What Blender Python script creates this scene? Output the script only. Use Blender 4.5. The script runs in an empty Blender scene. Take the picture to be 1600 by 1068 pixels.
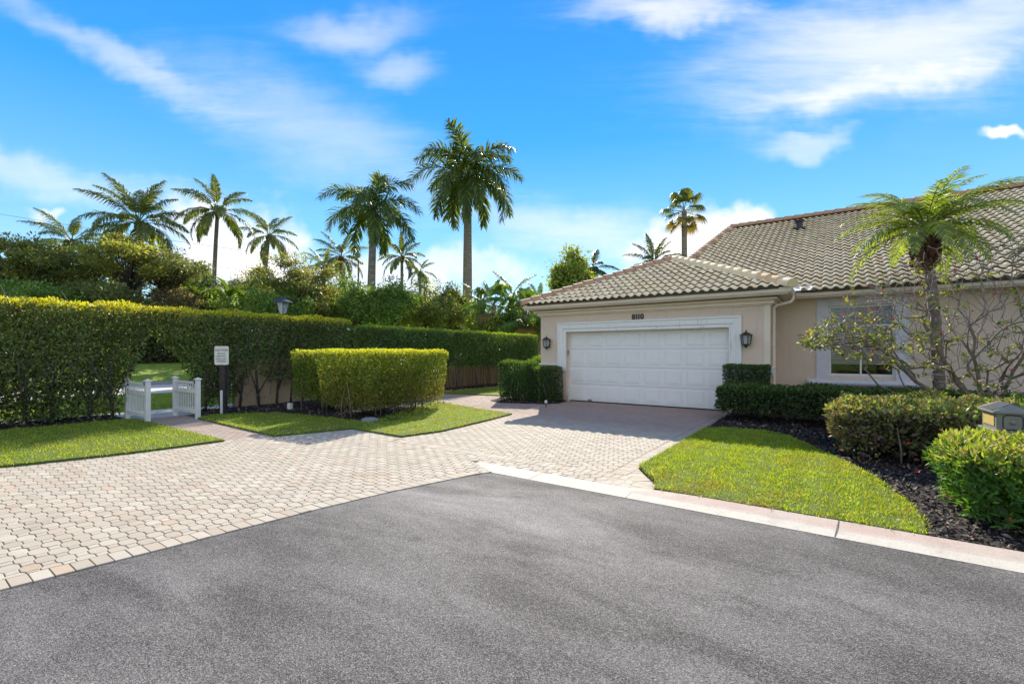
import bpy, math, random
import numpy as np
from mathutils import Vector, Matrix

random.seed(7)
RG = np.random.default_rng(11)
PI = math.pi
SC = bpy.context.scene
COL = SC.collection

# ------------------------------------------------------------------ camera
FPX, CXP, HYP, CAMH = 717.0, 800.0, 551.0, 1.567
TH = math.atan2(717, 1019)
CT, ST = math.cos(TH), math.sin(TH)
cam_d = bpy.data.cameras.new('camera')
cam = bpy.data.objects.new('camera', cam_d)
COL.objects.link(cam)
cam_d.sensor_width = 36
cam_d.lens = FPX / 1600 * 36
cam_d.shift_y = (HYP - 534) / 1600
cam_d.clip_start = 0.05
cam_d.clip_end = 2000
cam.location = (0, 0, CAMH)
cam.rotation_euler = (PI / 2, 0, TH)
SC.camera = cam

# ------------------------------------------------------------------ sun and sky
SUN_V = Vector((-0.80, 1.36, 1.0)).normalized()      # towards the sun
SUN_EL = math.asin(SUN_V.z)
SUN_AZ = math.atan2(SUN_V.x, SUN_V.y)                  # clockwise from +Y
sun_d = bpy.data.lights.new('sun', 'SUN')
sun_d.energy = 3.9
sun_d.angle = math.radians(0.55)
sun_d.color = (1.0, 0.92, 0.78)
sun = bpy.data.objects.new('sun', sun_d)
COL.objects.link(sun)
sun.rotation_euler = SUN_V.to_track_quat('Z', 'Y').to_euler()

SC.view_settings.view_transform = 'Standard'
SC.view_settings.look = 'None'
SC.view_settings.gamma = 1
SC.view_settings.use_curve_mapping = False
SC.view_settings.exposure = 1.25


class NT:
    """small node helper"""
    def __init__(s, tree):
        s.t = tree; s.n = tree.nodes; s.l = tree.links

    def node(s, typ, **kw):
        n = s.n.new(typ)
        for k, v in kw.items():
            setattr(n, k, v)
        return n

    def link(s, a, b): s.l.new(a, b)

    def put(s, sock, v):
        if hasattr(v, 'is_output') or isinstance(v, bpy.types.NodeSocket):
            s.l.new(v, sock)
        else:
            sock.default_value = v

    def m(s, op, a, b=None, c=None, clamp=False):
        n = s.n.new('ShaderNodeMath'); n.operation = op; n.use_clamp = clamp
        s.put(n.inputs[0], a)
        if b is not None: s.put(n.inputs[1], b)
        if c is not None: s.put(n.inputs[2], c)
        return n.outputs[0]

    def mix(s, f, a, b, mode='MIX'):
        n = s.n.new('ShaderNodeMix'); n.data_type = 'RGBA'; n.blend_type = mode
        s.put(n.inputs[0], f)
        s.put(n.inputs[6], a if not isinstance(a, tuple) else (*a[:3], 1))
        s.put(n.inputs[7], b if not isinstance(b, tuple) else (*b[:3], 1))
        return n.outputs[2]

    def ramp(s, f, stops, interp='LINEAR'):
        n = s.n.new('ShaderNodeValToRGB'); n.color_ramp.interpolation = interp
        e = n.color_ramp.elements
        while len(e) < len(stops): e.new(0.5)
        for i, (p, c) in enumerate(stops):
            e[i].position = p
            e[i].color = (*c[:3], 1) if isinstance(c, tuple) else (c, c, c, 1)
        s.put(n.inputs[0], f)
        return n.outputs[0]

    def noise(s, vec, scale, detail=3, rough=0.5, dist=0.0, dims='3D'):
        n = s.n.new('ShaderNodeTexNoise'); n.noise_dimensions = dims
        if vec is not None: s.put(n.inputs['Vector'], vec)
        n.inputs['Scale'].default_value = scale
        n.inputs['Detail'].default_value = detail
        n.inputs['Roughness'].default_value = rough
        n.inputs['Distortion'].default_value = dist
        return n.outputs[0]


def build_world():
    w = bpy.data.worlds.new('World'); SC.world = w; w.use_nodes = True
    T = NT(w.node_tree); T.n.clear()
    out = T.node('ShaderNodeOutputWorld'); bg = T.node('ShaderNodeBackground')
    sky = T.node('ShaderNodeTexSky'); sky.sky_type = 'NISHITA'
    sky.sun_disc = False
    sky.sun_elevation = SUN_EL
    sky.sun_rotation = SUN_AZ
    sky.air_density = 1.0; sky.dust_density = 0.0; sky.ozone_density = 3.0
    hs = T.node('ShaderNodeHueSaturation')
    hs.inputs['Hue'].default_value = 0.487
    hs.inputs['Saturation'].default_value = 1.22; hs.inputs['Value'].default_value = 1.0
    T.link(sky.outputs[0], hs.inputs['Color'])
    tc = T.node('ShaderNodeTexCoord'); d = tc.outputs['Generated']
    sep = T.node('ShaderNodeSeparateXYZ'); T.link(d, sep.inputs[0])
    x, y, z = sep.outputs
    # a tangent plane of the sky dome facing the north-west, fixed in the world
    fwd = T.m('ADD', T.m('MULTIPLY', x, -ST), T.m('MULTIPLY', y, CT))
    rgt = T.m('ADD', T.m('MULTIPLY', x, CT), T.m('MULTIPLY', y, ST))
    fs = T.m('MAXIMUM', fwd, 0.05)
    X = T.m('DIVIDE', rgt, fs); Z = T.m('DIVIDE', z, fs)
    cb = T.node('ShaderNodeCombineXYZ'); T.link(X, cb.inputs[0]); T.link(Z, cb.inputs[1])
    front = T.m('GREATER_THAN', fwd, 0.06)
    # wispy noise stretched along the streaks
    mp = T.node('ShaderNodeMapping'); mp.inputs['Rotation'].default_value = (0, 0, math.radians(-14))
    mp.inputs['Scale'].default_value = (0.85, 4.6, 1)
    T.link(cb.outputs[0], mp.inputs['Vector'])
    wisp = T.noise(mp.outputs[0], 2.6, 9, 0.58, 0.45)
    fine = T.noise(mp.outputs[0], 8.0, 7, 0.62, 0.6)
    wn = T.m('ADD', T.m('MULTIPLY', wisp, 0.7), T.m('MULTIPLY', fine, 0.3))
    puff = T.noise(cb.outputs[0], 9.0, 8, 0.55, 0.1)
    wx = T.m('MULTIPLY', T.m('SUBTRACT', T.noise(cb.outputs[0], 3.5, 4, 0.6), 0.5), 0.20)

    def ell(px, py, hl, hw, ang, gain, nz, lo, hi):
        cx, cz = (px - CXP) / FPX, (HYP - py) / FPX
        a = math.radians(ang)
        dx = T.m('SUBTRACT', X, cx); dz = T.m('ADD', T.m('SUBTRACT', Z, cz), wx)
        p = T.m('ADD', T.m('MULTIPLY', dx, math.cos(a) * FPX / hl), T.m('MULTIPLY', dz, math.sin(a) * FPX / hl))
        q = T.m('ADD', T.m('MULTIPLY', dx, -math.sin(a) * FPX / hw), T.m('MULTIPLY', dz, math.cos(a) * FPX / hw))
        r2 = T.m('ADD', T.m('MULTIPLY', p, p), T.m('MULTIPLY', q, q))
        g = T.m('POWER', 2.718, T.m('MULTIPLY', r2, -1.0))
        f = T.m('ADD', g, T.m('MULTIPLY', T.m('SUBTRACT', nz, 0.5), 1.5))
        mr = T.node('ShaderNodeMapRange'); mr.interpolation_type = 'SMOOTHSTEP'
        T.link(f, mr.inputs[0]); mr.inputs[1].default_value = lo; mr.inputs[2].default_value = hi
        return T.m('MULTIPLY', T.m('MULTIPLY', mr.outputs[0], gain), T.m('MINIMUM', T.m('MULTIPLY', g, 3.0), 1.0))

    cl = None
    for a in [(175, 85, 210, 26, -23, 0.38, wn, 0.05, 1.3), (500, 215, 260, 75, -25, 0.36, wn, 0.0, 1.4),
              (555, 45, 110, 38, 4, 0.42, wn, 0.0, 1.3), (625, 108, 70, 32, -6, 0.42, wn, 0.05, 1.3),
              (1050, 8, 150, 34, 5, 0.65, wn, 0.05, 1.1), (1430, 66, 330, 95, 11, 0.66, wn, -0.05, 1.25),
              (1400, 128, 240, 24, 10, 0.34, wn, 0.05, 1.2), (80, 285, 260, 34, -6, 0.42, wn, 0.0, 1.3),
              (900, 362, 190, 46, -8, 0.5, wn, 0.0, 1.3), (1265, 215, 90, 24, 3, 0.35, wn, 0.2, 1.0)]:
        e = ell(*a)
        cl = e if cl is None else T.m('ADD', cl, e, clamp=True)
    for a in [(1570, 208, 50, 14, 3, 0.85, puff, 0.30, 0.85), (1110, 372, 130, 50, 6, 0.85, puff, 0.28, 0.80),
              (360, 395, 150, 85, -10, 0.8, puff, 0.25, 0.9), (620, 425, 250, 44, 0, 0.6, puff, 0.2, 0.9),
              (76, 331, 34, 9, 0, 0.5, puff, 0.25, 0.9)]:
        cl = T.m('ADD', cl, ell(*a), clamp=True)
    cl = T.m('MULTIPLY', cl, front)
    # unseen cloud behind and overhead, thickened to add neutral fill light
    zs = T.m('MAXIMUM', z, 0.08)
    cb2 = T.node('ShaderNodeCombineXYZ')
    T.link(T.m('DIVIDE', x, zs), cb2.inputs[0]); T.link(T.m('DIVIDE', y, zs), cb2.inputs[1])
    mp2 = T.node('ShaderNodeMapping'); mp2.inputs['Scale'].default_value = (0.35, 0.9, 1)
    T.link(cb2.outputs[0], mp2.inputs['Vector'])
    rest = T.ramp(T.noise(mp2.outputs[0], 1.1, 8, 0.6, 0.4), [(0.36, 0.0), (0.60, 0.85)])
    rest = T.m('MULTIPLY', rest, T.m('SUBTRACT', 1.0, T.m('MULTIPLY', T.m('SUBTRACT', fwd, -0.1), 4.0, clamp=True)))
    rest = T.m('MULTIPLY', rest, T.m('MULTIPLY', T.m('MAXIMUM', z, 0.0), 4.0, clamp=True))
    cl = T.m('ADD', cl, rest, clamp=True)
    # clear-air gradient: pale at the horizon, deep blue overhead
    grad = T.ramp(T.m('MAXIMUM', z, 0.0), [(0.0, (0.56, 0.74, 0.90)), (0.10, (0.47, 0.72, 0.93)), (0.24, (0.20, 0.52, 0.93)), (0.42, (0.02, 0.32, 0.90)), (0.62, (0.01, 0.24, 0.82)), (1.0, (0.03, 0.22, 0.70))])
    gs = T.node('ShaderNodeVectorMath', operation='SCALE'); T.link(grad, gs.inputs[0]); gs.inputs['Scale'].default_value = 2.95
    base = T.mix(0.82, hs.outputs[0], gs.outputs[0])
    c = T.mix(cl, base, (3.7, 3.5, 3.35))
    T.link(c, bg.inputs[0]); bg.inputs[1].default_value = 0.15
    T.link(bg.outputs[0], out.inputs[0])
    w.cycles.sampling_method = 'MANUAL'; w.cycles.sample_map_resolution = 512


build_world()

# ------------------------------------------------------------------ helpers
def ray(px, py):
    X = (px - CXP) / FPX
    return X * CT - ST, X * ST + CT, (HYP - py) / FPX

def G(px, py, z=0.0):
    r = ray(px, py); t = (z - CAMH) / r[2]
    return (r[0] * t, r[1] * t)

def at(px, d, py=None):
    r = ray(px, HYP if py is None else py)
    return (r[0] * d, r[1] * d, CAMH + r[2] * d)


class MB:
    def __init__(s): s.v = []; s.f = []; s.mi = []; s.cur = 0
    def add(s, vs, fs):
        b = len(s.v); s.v += [tuple(p) for p in vs]
        for f in fs: s.f.append(tuple(i + b for i in f)); s.mi.append(s.cur)
        return s
    def box(s, a, b):
        x0, y0, z0 = [min(a[i], b[i]) for i in range(3)]; x1, y1, z1 = [max(a[i], b[i]) for i in range(3)]
        return s.add([(x0,y0,z0),(x1,y0,z0),(x1,y1,z0),(x0,y1,z0),(x0,y0,z1),(x1,y0,z1),(x1,y1,z1),(x0,y1,z1)],
                     [(0,3,2,1),(4,5,6,7),(0,1,5,4),(1,2,6,5),(2,3,7,6),(3,0,4,7)])
    def prism(s, poly, z0, z1, bottom=False):
        ar = sum(poly[i-1][0]*poly[i][1]-poly[i][0]*poly[i-1][1] for i in range(len(poly)))
        if ar < 0: poly = poly[::-1]
        n = len(poly)
        vs = [(p[0], p[1], z0) for p in poly] + [(p[0], p[1], z1) for p in poly]
        fs = [(i, (i+1) % n, n+(i+1) % n, n+i) for i in range(n)] + [tuple(range(n, 2*n))]
        if bottom: fs.append(tuple(range(n-1, -1, -1)))
        return s.add(vs, fs)
    def tube(s, pts, rad, n=6, cap=True):
        pts = [Vector(p) for p in pts]
        if not hasattr(rad, '__len__'): rad = [rad] * len(pts)
        vs = []; up = Vector((0.13, 0.21, 0.97)); side = None
        for i, p in enumerate(pts):
            t = (pts[min(i+1, len(pts)-1)] - pts[max(i-1, 0)])
            if t.length < 1e-9: t = Vector((0, 0, 1))
            t.normalize()
            if side is None:
                side = t.cross(up)
                if side.length < 0.2: side = t.cross(Vector((1, 0, 0)))
            side = (side - t * side.dot(t)).normalized(); o = t.cross(side)
            for k in range(n):
                a = 2*PI*k/n
                vs.append(p + (side*math.cos(a) + o*math.sin(a))*rad[i])
        fs = []
        for i in range(len(pts)-1):
            for k in range(n):
                k2 = (k+1) % n
                fs.append((i*n+k, i*n+k2, (i+1)*n+k2, (i+1)*n+k))
        if cap:
            fs.append(tuple(range(n-1, -1, -1))); fs.append(tuple(range((len(pts)-1)*n, len(pts)*n)))
        return s.add(vs, fs)
    def lathe(s, c, prof, n=12, sq=False):
        vs = []; off = PI/4 if sq else 0
        for r, z in prof:
            for k in range(n):
                a = 2*PI*k/n + off
                vs.append((c[0]+r*math.cos(a), c[1]+r*math.sin(a), c[2]+z))
        fs = []
        for i in range(len(prof)-1):
            for k in range(n):
                k2 = (k+1) % n
                fs.append((i*n+k, i*n+k2, (i+1)*n+k2, (i+1)*n+k))
        fs.append(tuple(range(n-1, -1, -1))); fs.append(tuple(range((len(prof)-1)*n, len(prof)*n)))
        return s.add(vs, fs)
    def build(s, name, mats, parent=None, smooth=False, bevel=0, loc=None):
        me = bpy.data.meshes.new(name); me.from_pydata(s.v, [], s.f)
        if not isinstance(mats, (list, tuple)): mats = [mats]
        for m_ in mats: me.materials.append(m_)
        if len(mats) > 1: me.polygons.foreach_set('material_index', s.mi)
        if smooth: me.polygons.foreach_set('use_smooth', [True]*len(me.polygons))
        me.update()
        return link(name, me, parent, bevel, loc)


def link(name, me, parent=None, bevel=0, loc=None):
    o = bpy.data.objects.new(name, me); COL.objects.link(o)
    if parent is not None: o.parent = parent
    if loc is not None: o.location = loc
    if bevel:
        b = o.modifiers.new('bevel', 'BEVEL'); b.width = bevel; b.segments = 2; b.limit_method = 'ANGLE'
    return o

def tag(o, label, cat, group=None, kind=None):
    if label: o['label'] = label
    if cat: o['category'] = cat
    if group: o['group'] = group
    if kind: o['kind'] = kind
    return o

def thing(name, label, cat, loc=(0, 0, 0), rz=0, group=None):
    o = bpy.data.objects.new(name, None); COL.objects.link(o); o.empty_display_size = 0.2
    o.location = loc; o.rotation_euler = (0, 0, rz)
    return tag(o, label, cat, group)

def struct(o): o['kind'] = 'structure'; return o
def stuff(o): o['kind'] = 'stuff'; return o


def np_mesh(name, V, F, C=None, mat_=None, parent=None, loc=None, smooth=False):
    """V (n,3), F (m,3|4) one face size, C (n,3) point colours"""
    me = bpy.data.meshes.new(name)
    V = np.ascontiguousarray(V, np.float32); F = np.ascontiguousarray(F, np.int32)
    k = F.shape[1]
    me.vertices.add(len(V)); me.vertices.foreach_set('co', V.ravel())
    me.loops.add(F.size); me.loops.foreach_set('vertex_index', F.ravel())
    me.polygons.add(len(F)); me.polygons.foreach_set('loop_start', np.arange(0, F.size, k, dtype=np.int32))
    me.polygons.foreach_set('loop_total', np.full(len(F), k, np.int32))
    if smooth: me.polygons.foreach_set('use_smooth', np.ones(len(F), bool))
    me.update(calc_edges=True)
    if C is not None:
        a = me.color_attributes.new('col', 'FLOAT_COLOR', 'POINT')
        a.data.foreach_set('color', np.hstack([C, np.ones((len(C), 1))]).astype(np.float32).ravel())
    if mat_: me.materials.append(mat_)
    return link(name, me, parent, loc=loc)

def unit(a): return a / (np.linalg.norm(a, axis=1, keepdims=True) + 1e-9)

def leaf_arrays(P, D, N, L, W, C, fold=0.25, droop=0.0, big=False):
    """leaf blades: axis D from base P, blade normal N"""
    n = len(P); D = unit(D); S = unit(np.cross(D, N)); N = unit(np.cross(S, D))
    L = np.broadcast_to(np.asarray(L, float), (n,))[:, None]; W = np.broadcast_to(np.asarray(W, float), (n,))[:, None]
    if not big:
        mid = P + D*L*0.45
        v = np.stack([P, mid + S*W/2 + N*W*fold, P + D*L - N*L*droop, mid - S*W/2 + N*W*fold], 1)
        f = np.array([[0, 1, 2], [0, 2, 3]])
    else:
        m1 = P + D*L*0.33; m2 = P + D*L*0.7 - N*L*droop*0.5
        v = np.stack([P, m1 + S*W/2 + N*W*fold, m2 + S*W*0.36 + N*W*fold*0.7, P + D*L - N*L*droop,
                      m2 - S*W*0.36 + N*W*fold*0.7, m1 - S*W/2 + N*W*fold, m1 + N*0, m2 + N*0], 1)
        f = np.array([[0, 1, 6], [1, 2, 7], [1, 7, 6], [2, 3, 7], [3, 4, 7], [4, 5, 6], [4, 6, 7], [5, 0, 6]])
    k = v.shape[1]
    F = (f[None] + (np.arange(n)*k)[:, None, None]).reshape(-1, 3)
    return v.reshape(-1, 3), F, np.repeat(C, k, axis=0)

def cat_arrays(parts):
    V = []; F = []; C = []; b = 0
    for v, f, c in parts:
        V.append(v); F.append(f + b); C.append(c); b += len(v)
    return np.vstack(V), np.vstack(F), np.vstack(C)

def vary(cols, n, spread=0.25, w=None):
    cols = np.array(cols, float); i = RG.choice(len(cols), n, p=w)
    c = cols[i] * (1 + (RG.random((n, 1)) - 0.5)*2*spread)
    return np.clip(c*(1 + (RG.random((n, 3)) - 0.5)*0.16), 0.001, 1)

def rdir(n): return unit(RG.normal(size=(n, 3)))

def snoise(P, s, seed=0.0):
    """cheap smooth pseudo noise in -1..1"""
    q = P*s + seed
    return (np.sin(q[:, 0]*1.7 + 1.3*np.sin(q[:, 1]*1.1+2) + q[:, 2]) + np.sin(q[:, 1]*2.3 + 1.7*np.sin(q[:, 2]*1.3) + 0.5)
            + np.sin(q[:, 2]*2.9 + 1.1*np.sin(q[:, 0]*2.1) + 4))/3

# ------------------------------------------------------------------ materials
def newmat(name):
    m_ = bpy.data.materials.new(name); m_.use_nodes = True
    T = NT(m_.node_tree); T.n.clear()
    out = T.node('ShaderNodeOutputMaterial'); b = T.node('ShaderNodeBsdfPrincipled')
    T.link(b.outputs[0], out.inputs[0])
    return m_, T, b, out

def geo_pos(T):
    return T.node('ShaderNodeNewGeometry').outputs['Position']

def bump(T, b, h, dist=0.01, strength=1.0):
    n = T.node('ShaderNodeBump'); n.inputs['Strength'].default_value = strength
    n.inputs['Distance'].default_value = dist; T.link(h, n.inputs['Height']); T.link(n.outputs[0], b.inputs['Normal'])

def plain(name, c1, c2=None, scale=4, rough=0.7, bd=0.0, bs=60, metal=0.0, spec=0.5, detail=5):
    m_, T, b, o = newmat(name)
    p = geo_pos(T)
    c2 = c2 or tuple(x*0.85 for x in c1)
    f = T.ramp(T.noise(p, scale, detail, 0.6), [(0.35, 0.0), (0.68, 1.0)])
    T.link(T.mix(f, c1, c2), b.inputs['Base Color'])
    b.inputs['Roughness'].default_value = rough; b.inputs['Metallic'].default_value = metal
    b.inputs['Specular IOR Level'].default_value = spec
    if bd: bump(T, b, T.noise(p, bs, 4, 0.6), bd)
    return m_

def leafmat(name, trans=0.45, rough=0.45, spec=0.35, tcol=(1.25, 1.15, 0.45)):
    m_ = bpy.data.materials.new(name); m_.use_nodes = True
    T = NT(m_.node_tree); T.n.clear()
    out = T.node('ShaderNodeOutputMaterial'); b = T.node('ShaderNodeBsdfPrincipled')
    at_ = T.node('ShaderNodeAttribute'); at_.attribute_name = 'col'
    col = at_.outputs['Color']
    T.link(col, b.inputs['Base Color']); b.inputs['Roughness'].default_value = rough
    b.inputs['Specular IOR Level'].default_value = spec
    tr = T.node('ShaderNodeBsdfTranslucent')
    T.link(T.mix(1.0, col, tcol, 'MULTIPLY'), tr.inputs[0])
    # light through the blade: brighter than the reflecting side
    mx = T.node('ShaderNodeMixShader'); mx.inputs[0].default_value = trans
    T.link(b.outputs[0], mx.inputs[1]); T.link(tr.outputs[0], mx.inputs[2]); T.link(mx.outputs[0], out.inputs[0])
    return m_

M = {}
M['leaf'] = leafmat('leaf', 0.48, 0.45, 0.36)
M['leaf_glossy'] = leafmat('leaf_glossy', 0.42, 0.5, 0.28)
M['grass'] = leafmat('grass_blade', 0.45, 0.5, 0.3, (1.25, 1.12, 0.5))
M['bark'] = plain('bark', (0.11, 0.085, 0.065), (0.05, 0.04, 0.032), 14, 0.9, 0.01, 40)
M['bark_pale'] = plain('bark_pale', (0.24, 0.19, 0.15), (0.11, 0.085, 0.065), 14, 0.9, 0.008, 50)
M['stucco'] = None
M['stucco_wall'] = plain('stucco_tan', (0.50, 0.36, 0.215), (0.43, 0.30, 0.18), 1.4, 0.92, 0.006, 150)
M['trim'] = plain('trim_paint', (0.78, 0.75, 0.70), (0.70, 0.67, 0.62), 3, 0.7, 0.002, 90)
M['cream'] = plain('cream_paint', (0.80, 0.67, 0.53), (0.74, 0.61, 0.48), 3, 0.6, 0.001, 60)
M['doorw'] = plain('door_white', (0.88, 0.84, 0.79), (0.84, 0.80, 0.75), 1.5, 0.5)
M['window_trim'] = plain('window_trim', (0.70, 0.67, 0.69), (0.62, 0.59, 0.62), 5, 0.8, 0.004, 120)
M['white'] = plain('white_vinyl', (0.80, 0.77, 0.72), (0.70, 0.67, 0.62), 8, 0.45)
M['black'] = plain('black_metal', (0.018, 0.012, 0.011), (0.03, 0.022, 0.02), 20, 0.4)
M['darkwood'] = plain('dark_wood', (0.060, 0.040, 0.034), (0.035, 0.024, 0.02), 12, 0.8, 0.004, 40)
M['grey'] = plain('grey_paint', (0.20, 0.195, 0.17), (0.17, 0.165, 0.145), 10, 0.55)
M['dark'] = plain('dark_groove', (0.03, 0.03, 0.027), None, 10, 0.7)
M['greymetal'] = plain('grey_metal', (0.32, 0.32, 0.33), (0.25, 0.25, 0.26), 10, 0.45)
M['glassf'] = plain('frosted_glass', (0.62, 0.62, 0.58), (0.5, 0.5, 0.47), 8, 0.25)
M['blind'] = plain('blind_slat', (0.90, 0.82, 0.78), (0.85, 0.77, 0.73), 3, 0.6)
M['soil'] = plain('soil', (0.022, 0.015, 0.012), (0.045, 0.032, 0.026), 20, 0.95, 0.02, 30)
M['curb'] = None

def mk_stucco():
    m_, T, b, o = newmat('stucco_pink')
    p = geo_pos(T); sx = T.node('ShaderNodeSeparateXYZ'); T.link(p, sx.inputs[0])
    c = T.mix(T.ramp(T.noise(p, 1.3, 6, 0.65), [(0.3, 0.0), (0.7, 1.0)]), (0.84, 0.65, 0.505), (0.78, 0.60, 0.465))
    mp = T.node('ShaderNodeMapping'); T.link(p, mp.inputs['Vector']); mp.inputs['Scale'].default_value = (6, 6, .5)
    c = T.mix(T.ramp(T.noise(mp.outputs[0], 1.6, 6, 0.7), [(0.55, 0.0), (0.8, 0.4)]), c, (0.50, 0.38, 0.29))
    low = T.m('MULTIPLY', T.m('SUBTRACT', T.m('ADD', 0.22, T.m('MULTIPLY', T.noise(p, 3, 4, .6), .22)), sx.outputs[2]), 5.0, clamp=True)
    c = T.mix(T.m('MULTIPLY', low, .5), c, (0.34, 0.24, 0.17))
    T.link(c, b.inputs['Base Color']); b.inputs['Roughness'].default_value = 0.93
    bump(T, b, T.m('ADD', T.noise(p, 55, 4, 0.6), T.m('MULTIPLY', T.noise(p, 220, 3, 0.6), .5)), 0.012)
    return m_
M['stucco'] = mk_stucco()
def mk_glass():
    m_, T, b, o = newmat('window_glass')
    b.inputs['Base Color'].default_value = (0.8, 0.82, 0.82, 1)
    b.inputs['Roughness'].default_value = 0.02
    b.inputs['Transmission Weight'].default_value = 1.0
    b.inputs['IOR'].default_value = 1.45
    return m_
M['glass'] = mk_glass()

def mk_paver():
    m_, T, b, o = newmat('paver')
    p = geo_pos(T); oi = T.node('ShaderNodeObjectInfo')
    at_ = T.node('ShaderNodeAttribute'); at_.attribute_name = 'col'
    big = T.ramp(T.noise(p, 0.55, 4, 0.6), [(0.3, 0.0), (0.7, 1.0)])
    grain = T.noise(p, 180, 4, 0.7)
    c = T.mix(T.m('MULTIPLY', big, 0.35), at_.outputs['Color'], T.mix(0.75, (0.62, 0.55, 0.45), at_.outputs['Color']))
    # rusty stains
    st = T.ramp(T.noise(p, 0.9, 5, 0.55), [(0.63, 0.0), (0.74, 0.55)])
    c = T.mix(st, c, (0.42, 0.22, 0.14))
    c = T.mix(T.ramp(grain, [(0.35, 0.35), (0.5, 0.0)]), c, (0.22, 0.17, 0.14))
    c = T.mix(T.ramp(T.noise(p, 1.7, 6, 0.68, 0.4), [(0.50, 0.0), (0.75, 0.45)]), c, (0.27, 0.22, 0.18))
    T.link(c, b.inputs['Base Color']); b.inputs['Roughness'].default_value = 0.88
    b.inputs['Specular IOR Level'].default_value = 0.25
    bump(T, b, grain, 0.0025)
    return m_
M['paver'] = mk_paver()
M['sand'] = plain('joint_sand', (0.10, 0.08, 0.062), (0.06, 0.048, 0.04), 25, 0.95, 0.004, 120)

def mk_asphalt():
    m_, T, b, o = newmat('asphalt')
    p = geo_pos(T)
    v = T.node('ShaderNodeTexVoronoi'); T.link(p, v.inputs['Vector']); v.inputs['Scale'].default_value = 150
    sp = T.node('ShaderNodeSeparateColor'); T.link(v.outputs['Color'], sp.inputs[0])
    v2 = T.node('ShaderNodeTexVoronoi'); T.link(p, v2.inputs['Vector']); v2.inputs['Scale'].default_value = 290
    sp2 = T.node('ShaderNodeSeparateColor'); T.link(v2.outputs['Color'], sp2.inputs[0])
    g = T.m('ADD', T.m('MULTIPLY', sp.outputs[0], 0.6), T.m('MULTIPLY', sp2.outputs[1], 0.4))
    c = T.ramp(g, [(0.12, (0.015, 0.014, 0.0135)), (0.42, (0.060, 0.055, 0.053)), (0.68, (0.118, 0.109, 0.104)), (0.92, (0.255, 0.236, 0.225))])
    sx = T.node('ShaderNodeSeparateXYZ'); T.link(p, sx.inputs[0]); x, y = sx.outputs[0], sx.outputs[1]
    # wheel tracks sweep from the apron towards the right foreground
    A = T.m('ADD', T.m('MULTIPLY', x, 0.96), T.m('MULTIPLY', y, -0.27))
    B = T.m('ADD', T.m('MULTIPLY', x, 0.27), T.m('MULTIPLY', y, 0.96))
    B = T.m('ADD', B, T.m('MULTIPLY', T.m('MULTIPLY', A, A), 0.045))
    cb = T.node('ShaderNodeCombineXYZ'); T.link(T.m('MULTIPLY', A, 0.62), cb.inputs[0]); T.link(T.m('MULTIPLY', B, 1.9), cb.inputs[1])
    n1 = T.noise(cb.outputs[0], 1.0, 6, 0.62, 0.5)
    n2 = T.noise(p, 0.9, 5, 0.6, 0.4)
    n3 = T.noise(p, 9.0, 5, 0.65)
    dx = T.m('DIVIDE', T.m('ADD', x, 3.0), 1.7); dy = T.m('DIVIDE', T.m('SUBTRACT', y, 3.6), 0.95)
    g2 = T.m('POWER', 2.718, T.m('MULTIPLY', T.m('ADD', T.m('MULTIPLY', dx, dx), T.m('MULTIPLY', dy, dy)), -1.0))
    nn = T.m('ADD', T.m('ADD', T.m('MULTIPLY', n1, 0.62), T.m('MULTIPLY', n2, 0.28)), T.m('MULTIPLY', n3, 0.10))
    mask = T.m('ADD', T.m('MULTIPLY', g2, 0.40), T.m('MULTIPLY', T.m('SUBTRACT', nn, 0.45), 4.2), clamp=True)
    pal = T.mix(T.m('MULTIPLY', g, 1.0), (0.13, 0.12, 0.115), (0.46, 0.43, 0.41))
    c = T.mix(T.m('MULTIPLY', mask, T.m('ADD', 0.48, T.m('MULTIPLY', g2, 0.30))), c, pal)
    dk = T.m('MULTIPLY', T.m('SUBTRACT', 0.47, nn), 6.0, clamp=True)
    c = T.mix(T.m('MULTIPLY', dk, 0.4), c, (0.026, 0.024, 0.023))
    T.link(c, b.inputs['Base Color']); b.inputs['Roughness'].default_value = 0.85
    b.inputs['Specular IOR Level'].default_value = 0.3
    bump(T, b, T.m('ADD', v.outputs['Distance'], T.m('MULTIPLY', T.noise(p, 90, 3, 0.7), 0.4)), 0.004, 0.9)
    return m_
M['asphalt'] = mk_asphalt()

def mk_curb():
    m_, T, b, o = newmat('curb_concrete')
    p = geo_pos(T); s = T.node('ShaderNodeSeparateXYZ'); T.link(p, s.inputs[0])
    n = T.noise(p, 3.0, 5, 0.65)
    base = T.mix(n, (0.60, 0.55, 0.46), (0.48, 0.43, 0.36))
    # rusty irrigation stain on the strip beside the right lawn
    fx = T.m('MULTIPLY', T.m('ADD', s.outputs[0], 2.0), 2.2, clamp=True)
    fy = T.m('MULTIPLY', T.m('SUBTRACT', T.m('ADD', s.outputs[1], T.m('MULTIPLY', T.m('SUBTRACT', n, 0.5), 0.10)), 4.90), 14.0, clamp=True)
    st = T.m('MULTIPLY', T.m('MULTIPLY', fx, fy), T.ramp(T.noise(p, 1.6, 4, 0.6), [(0.25, 0.22), (0.6, 0.62)]))
    c = T.mix(st, base, (0.50, 0.30, 0.235))
    c = T.mix(T.ramp(T.noise(p, 60, 5, 0.7), [(0.50, 0.0), (0.70, 0.45)]), c, (0.2, 0.17, 0.14))
    c = T.mix(T.ramp(T.noise(p, 5, 6, 0.7), [(0.50, 0.0), (0.70, 0.5)]), c, (0.34, 0.29, 0.24))
    T.link(c, b.inputs['Base Color']); b.inputs['Roughness'].default_value = 0.9
    bump(T, b, T.noise(p, 90, 4, 0.7), 0.003)
    return m_
M['curb'] = mk_curb()

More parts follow.
